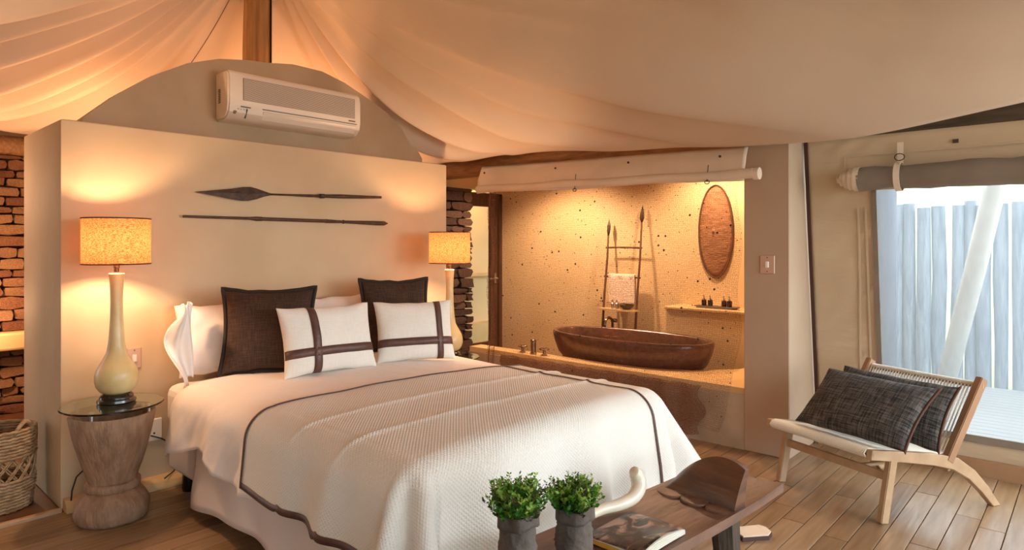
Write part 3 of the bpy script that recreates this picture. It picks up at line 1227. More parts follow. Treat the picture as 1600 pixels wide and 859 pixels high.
# ================================================================== CUSHIONS AND PILLOWS
def pillow_surface(W, H, T, pinch=.10, lump=.0, seed=0, power=.42):
    def f(u, v, side):
        x = W / 2 * u * (1 - pinch * (1 - v * v) * abs(u) ** 3)
        z = H / 2 * v * (1 - pinch * (1 - u * u) * abs(v) ** 3)
        e = max(0.0, (1 - u * u) * (1 - v * v))
        t = T / 2 * e ** power
        if lump:
            t += lump * nz(u * 2.5 + seed, v * 2.5, seed * 1.7 + side) * e ** .3
            z += lump * .8 * nz(u * 3, seed, 2) * (abs(v) ** 2)
        return Vector((x, -t if side > 0 else t, z))
    return f


def cushion(name, m, BL, BR, H, T, lean, parent=None, pinch=.1, lump=.006, seed=1, straps=None, piping=None, pm_=None, flange=0, sag=0):
    """BL, BR bottom corners in the world; lean = radians tilted back"""
    BL, BR = Vector(BL), Vector(BR)
    W = (BR - BL).length
    xa = (BR - BL).normalized()
    back = Vector((0, 0, 1)).cross(xa).normalized()
    up = (Vector((0, 0, 1)) * math.cos(lean) + back * math.sin(lean))
    dep = xa.cross(up) * -1
    dep = up.cross(xa).normalized() * -1
    # local x=xa, y=depth away from viewer, z=up
    yv = up.cross(xa)
    if yv.dot(back) < 0:
        yv = -yv
    mid = (BL + BR) / 2
    org = mid + up * (H / 2)
    base = empty(name, mid)
    f = pillow_surface(W, H, T, pinch, lump, seed)

    def world(p):
        return org + xa * p.x + yv * p.y + up * p.z - mid
    n = 26
    vs, fs, uv = [], [], []
    idx = {}
    for side in (1, -1):
        for j in range(n + 1):
            for i in range(n + 1):
                edge = i in (0, n) or j in (0, n)
                if edge and side == -1:
                    idx[(side, i, j)] = idx[(1, i, j)]
                    continue
                u, v = math.sin((i / n * 2 - 1) * PI / 2), math.sin((j / n * 2 - 1) * PI / 2)
                idx[(side, i, j)] = len(vs)
                vs.append(world(f(u, v, side)))
                uv.append((u * W / 1.0 + (.37 if side < 0 else 0), v * H))
        for j in range(n):
            for i in range(n):
                q = (idx[(side, i, j)], idx[(side, i + 1, j)], idx[(side, i + 1, j + 1)], idx[(side, i, j + 1)])
                fs.append(q if side > 0 else q[::-1])
    body = raw('cover', vs, fs, m, base, smooth=True, uvs=uv)
    if straps:
        for kind, pos, wd in straps:
            bm = bmesh.new()
            prev = None
            for k in range(41):
                t = math.sin((k / 40 * 2 - 1) * PI / 2)
                es = []
                for s in (-1, 0, 1):
                    if kind == 'v':
                        p = f(pos + s * wd / W, t, 1)
                    else:
                        p = f(t, pos + s * wd / H, 1)
                    p.y -= .004
                    es.append(bm.verts.new(world(p)))
                if prev:
                    bm.faces.new((prev[0], prev[1], es[1], es[0]))
                    bm.faces.new((prev[1], prev[2], es[2], es[1]))
                prev = es
            solid(obj('leather_strap', bm, M['leather'], base, smooth=True), .003, 0)
    if piping:
        sides = {'all': [0, 1, 2, 3], 'right': [1], 'ring': [0, 1, 2, 3]}[piping]
        for sdx in sides:
            pts = []
            for k in range(25):
                t = math.sin((k / 24 * 2 - 1) * PI / 2)
                u, v = [(t, -1), (1, t), (-t, 1), (-1, -t)][sdx]
                pts.append(world(f(u, v, 1)))
            bm = bmesh.new()
            if flange:
                prev = None
                for k, p in enumerate(pts):
                    o_ = (p + mid - org)
                    q = p + (xa * (1 if sdx == 1 else -1 if sdx == 3 else 0) + up * (1 if sdx == 2 else -1 if sdx == 0 else 0)) * flange
                    if k == 0 or k == 24:
                        sx = 1 if ((sdx in (0,) and k == 24) or sdx == 1 or (sdx == 2 and k == 0)) else -1
                        sz = 1 if (sdx == 2 or (sdx == 1 and k == 24) or (sdx == 3 and k == 0)) else -1
                        q = p + xa * sx * flange + up * sz * flange
                    c = [bm.verts.new(p), bm.verts.new(q)]
                    if prev:
                        bm.faces.new((prev[0], prev[1], c[1], c[0]))
                    prev = c
                solid(obj('flange', bm, pm_ or M['piping'], base, smooth=True), .008, 0)
            else:
                tube(bm, pts, .007, 6)
                obj('piping', bm, pm_ or M['piping'], base, smooth=True)
    return base


# sleeping pillows stand against the wall
c = cushion('pillow', M['sheet'], (1.50, 4.00, .655), (2.14, 3.96, .655), .43, .22, .22, lump=.03, seed=3, pinch=.06)
tag(c, 'white sleeping pillow standing at the left end of the headboard wall, behind the brown cushion', 'pillow')
# its crumpled open pillowcase end
vs, fs, uv = grid(lambda u, v: (-.28 - .13 * u + .03 * math.sin(v * 7 + 1) * u, -.07 - .09 * u + .05 * math.sin(v * 8 + u * 4) * (u + .15) + .02 * math.sin(u * 12 + v * 5),
                                .445 - v * .43 + .03 * u * math.sin(v * 5) + .012 * math.sin(u * 9)), 14, 30)
solid(raw('pillowcase_flap', vs, fs, M['sheet'], c, smooth=True), .004)
c = cushion('pillow', M['sheet'], (2.28, 3.98, .655), (2.98, 3.98, .655), .43, .2, .2, lump=.025, seed=5, pinch=.06)
tag(c, 'white sleeping pillow against the wall between the two brown cushions', 'pillow')
c = cushion('cushion', M['brown_linen'], (1.63, 3.74, .69), (2.06, 3.47, .69), .50, .16, .30, pinch=.10, lump=.01, seed=4, piping='all', flange=.022)
tag(c, 'large dark brown linen cushion, the left one on the bed', 'cushion')
c = cushion('cushion', M['brown_linen'], (2.61, 3.74, .70), (3.03, 3.54, .70), .50, .16, .26, pinch=.10, lump=.01, seed=9, piping='all', flange=.022)
tag(c, 'dark brown linen cushion at the right, mostly hidden behind a white strapped cushion', 'cushion')
c = cushion('cushion', M['white_linen'], (1.825, 3.38, .685), (2.405, 3.31, .685), .41, .17, .30, pinch=.08, lump=.008, seed=6,
            straps=[('v', -.36, .046), ('h', -.38, .050)])
tag(c, 'white cushion with brown leather straps leaning on the left brown cushion', 'cushion')
c = cushion('cushion', M['white_linen'], (2.45, 3.38, .685), (2.92, 3.15, .685), .40, .17, .30, pinch=.08, lump=.008, seed=12,
            straps=[('v', .58, .042), ('h', -.40, .050)])
tag(c, 'white cushion with brown leather straps at the right side of the bed', 'cushion')


# ================================================================== SIDE TABLES AND LAMPS
def side_table():
    t = empty('side_table', (1.115, 3.86, 0))
    wob = lambda a, z: .03 * nz(math.cos(a) * 1.5, math.sin(a) * 1.5, z * 5) + .008 * math.sin(a * 23 + z * 8)
    bm = bmesh.new()
    lathe(bm, [(.150, 0), (.168, .02), (.176, .06), (.168, .10), (.145, .135), (.122, .165)], 48, wob=wob)
    obj('foot', bm, M['stump'], t, smooth=True, angle=1.0)
    bm = bmesh.new()
    lathe(bm, [(.118, .160), (.128, .168), (.130, .185), (.128, .202), (.116, .208)], 48, wob=lambda a, z: .012 * nz(math.cos(a) * 3, math.sin(a) * 3, z * 20))
    obj('waist_ring', bm, M['stump'], t, smooth=True, angle=1.0)
    bm = bmesh.new()
    lathe(bm, [(.112, .205), (.118, .23), (.138, .29), (.160, .36), (.180, .44), (.192, .51), (.199, .552), (.196, .560), (.182, .558), (.172, .53), (.150, .46), (.02, .44)], 48, wob=wob)
    obj('bowl', bm, M['stump'], t, smooth=True, angle=1.0)
    for k in range(4):
        a = PI / 4 + k * PI / 2
        bm = bmesh.new()
        lathe(bm, [(.008, .545), (.008, .590), (.014, .592), (.014, .5955)], 10, (.186 * math.cos(a), .186 * math.sin(a), 0))
        obj('spacer', bm, M['steel'], t, smooth=True, angle=.7)
    bm = bmesh.new()
    lathe(bm, [(.236, .5955), (.240, .5985), (.240, .6025), (.236, .6055)], 56)
    obj('glass_top', bm, M['glass'], t, smooth=True, angle=.5)
    return t


st = side_table()
tag(st, 'carved hollow stump side table with round glass top, left of the bed', 'table')
st2 = copy_tree(st)
st2.location = (3.45, 3.78, 0)
st2.scale = (.95, .95, .925)
tag(st2, 'carved stump side table with glass top, right of the bed under the lamp', 'table')


def table_lamp():
    t = empty('table_lamp', (1.135, 3.87, .606))
    bm = bmesh.new()
    lathe(bm, [(.088, 0), (.092, .008), (.090, .020), (.080, .026), (.080, .036), (.072, .046), (.055, .050)], 40)
    obj('base', bm, M['black'], t, smooth=True, angle=.6)
    bm = bmesh.new()
    pr = [(.055, .048), (.078, .062), (.094, .085), (.102, .115), (.102, .145), (.095, .175), (.080, .205), (.062, .235), (.048, .265), (.040, .31), (.034, .38), (.0305, .45),
          (.029, .52), (.0295, .57), (.032, .63), (.036, .675), (.0375, .682), (.033, .686)]
    lathe(bm, pr, 40)
    obj('gourd_body', bm, M['lamp_body'], t, smooth=True, angle=.9)
    bm = bmesh.new()
    lathe(bm, [(.031, .684), (.031, .689), (.012, .692), (.012, .712), (.015, .714), (.015, .735), (.006, .740), (.006, .90), (.010, .905), (.004, .93)], 16)
    for k in range(3):
        a = k * 2 * PI / 3
        tube(bm, [(.006 * math.cos(a), .006 * math.sin(a), .955), (.158 * math.cos(a), .158 * math.sin(a), .965)], .0022, 5)
    tube(bm, [(0, 0, .90), (0, 0, .96)], .004, 6)
    obj('stem', bm, M['brass'], t, smooth=True, angle=.6)
    bm = bmesh.new()
    lathe(bm, [(.160, .735), (.160, .975)], 56, capb=False, capt=False)
    sh = obj('lamp_shade', bm, M['shade'], t, smooth=True)
    for z in (.735, .975):
        bm = bmesh.new()
        tube(bm, [(.160 * math.cos(a), .160 * math.sin(a), z) for a in [2 * PI * k / 56 for k in range(57)]], .0035, 6, cap=False)
        obj('rim', bm, M['rust_edge'], sh, smooth=True)
    return t


LAMP_W = 27
tl = table_lamp()
tag(tl, 'tall pale gourd lamp with orange woven shade, left of the bed', 'lamp')
tl2 = copy_tree(tl)
tl2.location = (3.42, 3.76, .5605)
tag(tl2, 'tall pale gourd lamp with orange woven shade, right of the bed', 'lamp')
for L_ in (tl, tl2):
    p = L_.location
    lamp('POINT', 'bulb', (p.x, p.y, p.z + .85), LAMP_W, WARM2, .035)

# ================================================================== WALL OBJECTS
Y0 = WY - .03
# upper spear: broad leaf blade
sp1 = empty('spear', (2.3, Y0, 1.79))
out = [(1.641, 1.768), (1.76, 1.786), (1.87, 1.802), (1.95, 1.818), (2.0, 1.822), (2.04, 1.815), (2.12, 1.793), (2.15, 1.786),
       (2.15, 1.776), (2.10, 1.764), (2.04, 1.742), (1.985, 1.728), (1.93, 1.728), (1.85, 1.738), (1.75, 1.752)]
bm = bmesh.new()
mid_ = bm.verts.new((1.99 - 2.3, -.014, 1.776 - 1.79))
midb = bm.verts.new((1.99 - 2.3, .004, 1.776 - 1.79))
ring = [bm.verts.new((x - 2.3, -.002, z - 1.79)) for x, z in out]
for i in range(len(ring)):
    j = (i + 1) % len(ring)
    bm.faces.new((ring[i], ring[j], mid_))
    bm.faces.new((ring[j], ring[i], midb))
obj('blade', bm, M['iron'], sp1)
bm = bmesh.new()
tube(bm, [(2.14 - 2.3, 0, 1.781 - 1.79), (2.3 - 2.3, 0, 1.785 - 1.79), (2.42 - 2.3, 0, 1.787 - 1.79), (2.52 - 2.3, 0, 1.790 - 1.79)], [.006, .007, .010, .011], 10)
obj('socket', bm, M['iron'], sp1, smooth=True)
bm = bmesh.new()
tube(bm, [(2.545 - 2.3, 0, 0.001), (2.70 - 2.3, 0, .007), (2.88 - 2.3, 0, .012), (3.05 - 2.3, 0, .019)], [.012, .0155, .0125, .010], 10)
obj('shaft', bm, M['shaft'], sp1, smooth=True)
bm = bmesh.new()
tube(bm, [(2.515 - 2.3, 0, 0), (2.55 - 2.3, 0, .001)], .0165, 10)
obj('collar', bm, M['iron'], sp1, smooth=True, angle=.6)
tag(sp1, 'short spear with a broad dark leaf-shaped blade, the upper one on the wall', 'spear')
sp2 = empty('spear', (2.35, Y0, 1.61))
bm = bmesh.new()
tube(bm, [(1.577 - 2.35, 0, .005), (1.9 - 2.35, 0, .004), (2.0 - 2.35, 0, .004)], [.008, .009, .009], 10)
tube(bm, [(2.0 - 2.35, 0, .004), (2.04 - 2.35, 0, .003), (2.08 - 2.35, 0, .003)], [.010, .015, .014], 10)
tube(bm, [(2.08 - 2.35, 0, .003), (2.56 - 2.35, 0, .001)], [.012, .012], 10)
obj('shaft', bm, M['shaft'], sp2, smooth=True, angle=.7)
bm = bmesh.new()
tube(bm, [(2.56 - 2.35, 0, .001), (2.66 - 2.35, 0, -.001), (2.70 - 2.35, 0, -.001), (2.71 - 2.35, 0, -.001)], [.014, .011, .009, .016], 10)
tube(bm, [(2.71 - 2.35, 0, -.001), (2.85 - 2.35, 0, -.002), (3.0 - 2.35, 0, -.004), (3.08 - 2.35, 0, -.004), (3.113 - 2.35, 0, -.004)], [.010, .013, .017, .017, .004], 10)
obj('spear_tip', bm, M['iron'], sp2, smooth=True, angle=.7)
tag(sp2, 'long thin dark spear shaft, the lower one on the wall', 'spear')
bm = bmesh.new()

# air conditioner
ACX0, ACX1 = 1.925, 2.975
ac = empty('air_conditioner', ((ACX0 + ACX1) / 2, AY, 2.452))
hw = (ACX1 - ACX0) / 2
prof = [(0, -.165), (-.10, -.165), (-.150, -.150), (-.185, -.115), (-.197, -.06), (-.197, .10), (-.185, .148), (-.165, .165), (0, .165)]


def extr(bm, prof, x0, x1):
    a = [bm.verts.new((x0, p[0], p[1])) for p in prof]
    b = [bm.verts.new((x1, p[0], p[1])) for p in prof]
    for i in range(len(prof)):
        j = (i + 1) % len(prof)
        bm.faces.new((a[i], a[j], b[j], b[i]))
    bm.faces.new(a[::-1])
    bm.faces.new(b)


bm = bmesh.new()
extr(bm, prof, -hw, hw)
bmesh.ops.bevel(bm, geom=[e for e in bm.edges if abs(e.verts[0].co.x) > hw - .001 and abs(e.verts[1].co.x) > hw - .001 and e.verts[0].co.x * e.verts[1].co.x > 0], offset=.012, segments=2, affect='EDGES')
obj('body', bm, M['ac'], ac, smooth=True, angle=.5)
bm = bmesh.new()
bx(bm, (0.02, -.1985, .045), (2 * hw - .16, .004, .150))
gr = obj('intake_grille', bm, M['ac_grille'], ac)
bm = bmesh.new()
for k in range(22):
    bx(bm, (0.02, -.202, -.025 + k * .0066), (2 * hw - .17, .003, .0022))
s_ = obj('grille_rib', bm, M['ac'], gr)
s_['kind'] = 'stuff'
bm = bmesh.new()
r = Matrix.Rotation(math.radians(-32), 3, 'X')
bx(bm, (.10, -.178, -.115), (2 * hw - .29, .010, .066), rot=Matrix.Rotation(math.radians(32), 3, 'X'), bev=.003)
obj('louvre_flap', bm, M['ac'], ac)
bm = bmesh.new()
bx(bm, (.10, -.195, -.072), (2 * hw - .28, .006, .005))
bx(bm, (-.395, -.178, -.115), (.006, .012, .066), rot=Matrix.Rotation(math.radians(32), 3, 'X'))
obj('outlet_gap', bm, M['ac_dark'], ac)
bm = bmesh.new()
bx(bm, (hw - .085, -.1985, -.052), (.06, .003, .008))
obj('badge', bm, M['ac_dark'], ac)
bm = bmesh.new()
bx(bm, (-hw + .12, -.1975, -.075), (.07, .003, .007))
obj('badge', bm, M['ac_dark'], ac)
bm = bmesh.new()
for k in range(3):
    bx(bm, (-hw + .07 + k * .02, -.190, -.092), (.006, .006, .006))
tube(bm, [(-hw + .05, -.176, -.118), (-hw + .05, -.190, -.112)], .011, 12)
obj('indicator', bm, M['ac_grille'], ac)
bm = bmesh.new()
for k in range(9):
    bx(bm, (-hw - .001, -.065, -.045 + k * .011), (.004, .03, .006))
obj('side_vent', bm, M['ac_dark'], ac)
tag(ac, 'cream split air conditioner on the arched panel above the bed', 'air conditioner')


def wall_switch(name, loc, rz, label, cat, w=.075, h=.12, toggle=True):
    e = empty(name, loc, rz)
    bm = bmesh.new()
    bx(bm, (0, -.004, 0), (w, .008, h), bev=.003)
    obj('plate', bm, M['switch'], e)
    bm = bmesh.new()
    bx(bm, (0, -.011, 0), (.022, .012, .042), bev=.003)
    obj('toggle', bm, M['switch_white'], e)
    for s in (-1, 1):
        bm = bmesh.new()
        tube(bm, [(0, -.007, s * h * .38), (0, -.010, s * h * .38)], .004, 8)
        obj('screw', bm, M['brass'], e)
    return tag(e, label, cat)


wall_switch('light_switch', (1.315, WY, .780), 0, 'pinkish metal light switch on the wall beside the left lamp', 'switch')
wall_switch('light_switch', (4.45, 1.675, 1.305), -PI / 2, 'light switch with metal plate on the column beside the bath', 'switch', .10, .125)
# outlet low behind the side table
e = empty('power_outlet', (1.40, WY, .34))
bm = bmesh.new()
bx(bm, (0, -.006, 0), (.13, .012, .13), bev=.004)
obj('plate', bm, M['switch_white'], e)
bm = bmesh.new()
for dx, dz in ((-.02, -.02), (.02, -.02), (0, .018)):
    bm = bmesh.new()
    tube(bm, [(dx, -.011, dz), (dx, -.0135, dz)], .006, 8)
    obj('socket_hole', bm, M['cable'], e)
tag(e, 'cream wall outlet between the stump table and the bed', 'outlet')
bm = bmesh.new()
tube(bm, [(1.40, WY - .012, .31), (1.46, WY - .012, .28), (1.56, WY - .012, .20), (1.58, WY - .012, .12), (1.52, WY - .03, .07), (1.45, WY - .09, .062)], .004, 6)
for v in bm.verts:
    v.co -= Vector(e.location)
obj('power_cord', bm, M['cable'], e, smooth=True)
bm = bmesh.new()
tube(bm, [(.98, WY - .095, .07), (.955 + .03, WY - .09, .12), (1.02, WY - .03, .17), (1.06, WY - .02, .2), (1.12, WY - .02, .24)], .004, 6)
for v in bm.verts:
    v.co -= Vector(tl.location)
obj('power_cord', bm, M['cable'], tl, smooth=True)

# ================================================================== BASKET
bk = empty('basket', (.735, 4.47, 0))


def bk_r(z):
    return .150 + .022 * math.sin(min(1, z / .35) * PI * .55)


BH = .50


def coil(bm, z0, z1, step, rr=.011):
    z = z0
    while z <= z1:
        pts = []
        n = 60
        for k in range(n + 1):
            a = 2 * PI * k / n
            q = .0035 * math.sin(a * 26 + z * 300)
            pts.append(((bk_r(z) + q) * math.cos(a), (bk_r(z) + q) * math.sin(a), z + .003 * math.sin(a * 26 + 1.5 + z * 300)))
        tube(bm, pts, rr, 6, cap=False)
        z += step


bm = bmesh.new(); coil(bm, .012, .19, .0195)
lathe(bm, [(.02, .004), (bk_r(0), .004), (bk_r(0), .02)], 40, capt=False)
obj('lower_weave', bm, M['basket'], bk, smooth=True)
bm = bmesh.new(); coil(bm, .335, BH, .0195)
obj('upper_weave', bm, M['basket'], bk, smooth=True)
bm = bmesh.new()
nn = 16
for k in range(nn):
    for s in (-1, 1):
        for o_ in (-.018, .018):
            pts = []
            for q in range(9):
                t = q / 8
                a = 2 * PI * (k + s * t * 1.6) / nn + o_ * 2
                z = .185 + t * .155
                pts.append(((bk_r(z) + s * .003) * math.cos(a), (bk_r(z) + s * .003) * math.sin(a), z))
            tube(bm, pts, .0045, 5)
o = obj('open_lattice', bm, M['basket'], bk, smooth=True)
for a0 in (-PI / 2 + .62, PI / 2 + .62):
    bm = bmesh.new()
    pts = []
    for q in range(13):
        t = q / 12
        a = a0 + (t - .5) * .75
        pts.append(((bk_r(.5) + .0) * math.cos(a), (bk_r(.5) + .0) * math.sin(a), .47 + .075 * math.sin(PI * t)))
    tube(bm, pts, .012, 7)
    obj('handle', bm, M['basket'], bk, smooth=True)
bk.scale = (.95, .95, .88)
tag(bk, 'tall round seagrass basket with open lattice band, on the dark passage floor', 'basket')

# ================================================================== BATH
tub = empty('bathtub', (TC[0], TC[1], 0))
tub.rotation_euler = (0, 0, 0)
RZ = .632
prof_o = [(.30, .12, .05), (.52, .22, .12), (.62, .27, .25), (.695, .318, .40), (.735, .338, .44), (.775, .368, .54), (.79, .378, .60), (.79, .378, .62), (.782, .371, RZ),
          (.758, .348, RZ), (.748, .338, .62), (.73, .32, .54), (.68, .28, .40), (.60, .22, .28), (.40, .14, .22), (.02, .02, .21)]
bm = bmesh.new()
rings = []
NN = 72
for (ra, rb, z) in prof_o:
    rings.append([bm.verts.new((rb * math.copysign(abs(math.cos(2 * PI * k / NN)) ** .9, math.cos(2 * PI * k / NN)), ra * math.copysign(abs(math.sin(2 * PI * k / NN)) ** .95, math.sin(2 * PI * k / NN)), z)) for k in range(NN)])
for a, b in zip(rings, rings[1:]):
    for k in range(NN):
        bm.faces.new((a[k], a[(k + 1) % NN], b[(k + 1) % NN], b[k]))
bm.faces.new(rings[0][::-1]); bm.faces.new(rings[-1])
obj('shell', bm, M['tub'], tub, smooth=True, angle=.9)
tag(tub, 'oval brown stone bathtub set into the raised ledge behind the net', 'bathtub')

# mixer on the ledge
mx_ = empty('bath_mixer', (4.55, 3.86, PZ))
bm = bmesh.new()
lathe(bm, [(.032, 0), (.032, .012), (.024, .016), (.024, .115), (.027, .118), (.027, .13), (.02, .135)], 20)
obj('spout_body', bm, M['chrome'], mx_, smooth=True, angle=.5)
for dy in (.13, -.13):
    bm = bmesh.new()
    lathe(bm, [(.028, 0), (.028, .01), (.014, .014), (.014, .05), (.020, .055), (.020, .07)], 16, (0, dy, 0))
    hd = obj('valve', bm, M['chrome'], mx_, smooth=True, angle=.5)
    bm = bmesh.new()
    for k in range(5):
        a = k * 2 * PI / 5
        tube(bm, [(0, dy, .058), (.035 * math.cos(a), dy + .035 * math.sin(a), .058)], [.008, .012], 8)
    tube(bm, [(.04 * math.cos(a), dy + .04 * math.sin(a), .058) for a in [2 * PI * k / 24 for k in range(25)]], .007, 6, cap=False)
    obj('cross_handle', bm, M['chrome'], hd, smooth=True)
tag(mx_, 'bath mixer with two round handles standing on the ledge left of the tub', 'tap')
# wall spout
ws_ = empty('bath_spout', (5.56, 3.66, 0.0))
bm = bmesh.new()
tube(bm, [(0, 0, 0), (0, 0, .63)] + [(-.07 + .07 * math.cos(a), 0, .63 + .07 * math.sin(a)) for a in [PI * k / 10 for k in range(1, 11)]] + [(-.14, 0, .60)], .014, 10)
lathe(bm, [(.03, 0), (.03, .012), (.014, .016)], 14)
obj('pipe', bm, M['chrome'], ws_, smooth=True)
bm = bmesh.new()
tube(bm, [(-.02, -.02, .67), (-.02, -.06, .67)], .02, 10)
obj('knob', bm, M['chrome'], ws_, smooth=True)
tag(ws_, 'curved nickel tap rising behind the tub below the ladder shelf', 'tap')

# towel ladder made of two spears
ld = empty('towel_ladder', (5.6, 3.58, 0))
LZ = 0


def lp(y, z):
    t = (z - PZ) / 1.4
    return (-.04 + .15 * t, y - 3.58, z)


for y_, zt in ((3.79, 1.70), (3.40, 1.83)):
    bm = bmesh.new()
    tube(bm, [lp(y_, 0.0), lp(y_ + .005, .9), lp(y_ - .004, 1.3), lp(y_, zt - .17)], [.014, .012, .011, .009], 8)
    po = obj('pole', bm, M['rung'], ld, smooth=True)
    bm = bmesh.new()
    tube(bm, [lp(y_, zt - .17), lp(y_, zt - .13), lp(y_, zt - .07), lp(y_, zt)], [.009, .026 if zt > 1.8 else .02, .022, .002], 8, flat=.35, up=(1, 0, 0))
    obj('spear_head', bm, M['iron'], po, smooth=True)
for z in (1.405, 1.107):
    bm = bmesh.new()
    tube(bm, [lp(3.81, z), lp(3.6, z + .004), lp(3.38, z - .002)], .009, 8)
    obj('rung', bm, M['rung'], ld, smooth=True)
bm = bmesh.new()
p = lp(3.595, .78)
bx(bm, (p[0] - .04, p[1], p[2]), (.12, .42, .016))
obj('shelf', bm, M['ledge'], ld)
tag(ld, 'wooden towel ladder made of two spears, leaning on the wall behind the tub', 'ladder')
# towel
tz, ty0, ty1 = 1.107, 3.44, 3.75


def towel_fn(u, v):
    y_ = ty0 + (ty1 - ty0) * u
    s = (v - .5) * 2
    if abs(s) < .08:
        a = s / .08 * PI / 2
        x_, z_ = -math.cos(a + PI / 2) * 0 + .014 * math.sin(a), .014 * math.cos(a)
    else:
        x_ = .014 * (1 if s > 0 else -1)
        z_ = -(abs(s) - .08) * (.31 if s < 0 else .24)
    q = lp(y_, tz)
    # front side (s<0) hangs towards the room
    return (5.6 + q[0] + x_ * 1.0 + .006 * math.sin(u * 14) * (abs(s) > .1), y_, q[2] + z_ + .014)


vs, fs, uv = grid(towel_fn, 24, 40)
o = raw('towel', vs, fs, M['towel'], smooth=True)
solid(o, .008, 0)
tag(o, 'white towel hanging over the rung of the spear ladder', 'towel')
bm = bmesh.new()
p = lp(3.51, .788)
lathe(bm, [(.03, 0), (.06, .02), (.075, .045), (.070, .045), (.055, .024), (.02, .010)], 20)
o = obj('bowl', bm, M['slate'], smooth=True, angle=.8, loc=(5.6 + p[0] - .03, 3.50, .7895))
tag(o, 'small dark bowl on the ladder shelf behind the tub', 'bowl')
for i, dy in enumerate((0, .05)):
    bm = bmesh.new()
    lathe(bm, [(.014, 0), (.016, .05), (.008, .06), (.008, .075), (.012, .078), (.010, .09)], 12)
    o = obj('soap_bottle', bm, M['steel'], smooth=True, angle=.6, loc=(5.545, 3.65 - dy, .7895))
    tag(o, ['small silver bottle at the left end of the ladder shelf', 'small silver bottle beside the dark bowl on the ladder shelf'][i], 'bottle')

# shield on the bathroom wall
vs, fs, uv = grid(lambda u, v: (BX - .012 - .05 * (1 - v * v), 2.64 + .165 * v * math.cos(2 * PI * u), 1.56 + .43 * v * math.sin(2 * PI * u)), 48, 8, True)
sh = raw('shield', [Vector(p) for p in vs], fs, M['shield'], smooth=True)
solid(sh, .008)
bm = bmesh.new()
tube(bm, [(BX - .016, 2.64 + .165 * math.cos(2 * PI * k / 48), 1.56 + .43 * math.sin(2 * PI * k / 48)) for k in range(49)], .008, 6, cap=False)
obj('rim', bm, M['rung'], sh, smooth=True)
tag(sh, 'tall oval brown hide shield on the bathroom wall', 'shield')

# counter tray and bottles
tr_ = empty('tray', (5.56, 2.55, .865))
bm = bmesh.new()
bx(bm, (0, 0, .005), (.13, .34, .010), bev=.003)
bx(bm, (0, 0, .014), (.10, .40, .008), bev=.003)
obj('board', bm, M['slate'], tr_)
tag(tr_, 'dark slate tray on the bathroom counter', 'tray')
for i, dy in enumerate((.12, .06, -.07, -.12)):
    b_ = empty('pump_bottle', (5.56, 2.55 + dy, .8832))
    bm = bmesh.new()
    lathe(bm, [(.020, 0), (.023, .005), (.023, .045), (.018, .054), (.009, .058)], 14)
    obj('body', bm, M['bottle'], b_, smooth=True, angle=.6)
    bm = bmesh.new()
    lathe(bm, [(.009, .056), (.009, .070), (.004, .072), (.004, .09)], 10)
    tube(bm, [(0, 0, .09), (-.025, 0, .09)], .004, 6)
    obj('pump', bm, M['steel'], b_, smooth=True, angle=.6)
    tag(b_, ['leftmost small dark pump bottle on the slate tray', 'second from left small dark pump bottle on the slate tray',
             'third from left small dark pump bottle on the slate tray', 'rightmost small dark pump bottle on the slate tray'][i], 'bottle', 'pump bottles on the counter tray')

# ---- canvas blind above the bath opening
vb = empty('bath_blind', (4.36, 3.1, 2.0))
YL, YR = 4.40, 1.80


def val_fn(u, v):
    y_ = YL + (YR - YL) * u
    zt = 2.185 - .065 * u
    zb = 1.925 + .01 * math.sin(u * 11) - .035 * u
    z_ = zt + (zb - zt) * v
    x_ = 4.42 - .07 * v - .015 * math.sin(v * PI) - .006 * nz(u * 14, v * 3)
    return Vector((x_, y_, z_)) - Vector(vb.location)


vs, fs, uv = grid(val_fn, 90, 12)
o = raw('canvas_flap', vs, fs, M['canvas_white'], vb, smooth=True)
solid(o, .01, 1)
bm = bmesh.new()
pts = [(4.365 - 4.36, YL - (YL - YR + .06) * k / 20 - 3.1, 1.965 - .04 * k / 20 + .004 * math.sin(k) - 2.0) for k in range(21)]
tube(bm, pts, .036, 12)
obj('roll', bm, M['canvas_white'], vb, smooth=True, angle=.9)
bm = bmesh.new()
tube(bm, [(.015, YR - .06 - 3.1, -.075), (.015, YR - .10 - 3.1, -.076)], .042, 14)
obj('roll_end', bm, M['canvas_white'], vb, smooth=True, angle=.7)
for u in (.03, .36, .64, .93):
    bm = bmesh.new()
    p = val_fn(u, .25)
    tube(bm, [p + Vector((-.012, 0, 0)), p + Vector((-.018, 0, 0))], .009, 10)
    obj('eyelet', bm, M['binding'], vb)
for u in (.45, .9):
    bm = bmesh.new()
    p = val_fn(u, 1.0)
    tube(bm, [p + Vector((-.012, .018 * math.cos(a), .012 * math.sin(a) - .005)) for a in [2 * PI * k / 10 for k in range(11)]], .0035, 5)
    q = val_fn(u, .5)
    tube(bm, [q + Vector((-.016, 0, 0)), p + Vector((-.012, 0, 0))], .003, 5)
    obj('tie_ring', bm, M['iron'], vb)
tag(vb, 'cream canvas blind rolled up above the bath net', 'blind')

# ---- net curtain
nt_ = empty('net_curtain', (4.40, 3.1, 1.0))
NY0, NY1 = 4.26, 1.86
NZT = 1.95
nu_, nv_ = 150, 122


def net_fn(u, v):
    # right edge runs in towards the left at the bottom
    yr = NY1 + (.02 * math.sin(v * 18) + .16 * max(0, v - .55) * 1.2 + .32 * max(0, v - .8) * 1.4)
    yl = NY0 + .02 * math.sin(v * 14) + .03 * v
    uu = u
    y_ = yl + (yr - yl) * uu
    zb = .10 + .10 * math.sin(u * 9) * .5
    z_ = NZT - .03 * u + (zb - NZT) * v
    x_ = 4.428 + .012 * math.sin(y_ * 17) * (.4 + v) + .006 * nz(y_ * 4, z_ * 3)
    return Vector((min(x_, 4.447), y_, z_)) - Vector((4.40, 3.1, 1.0))


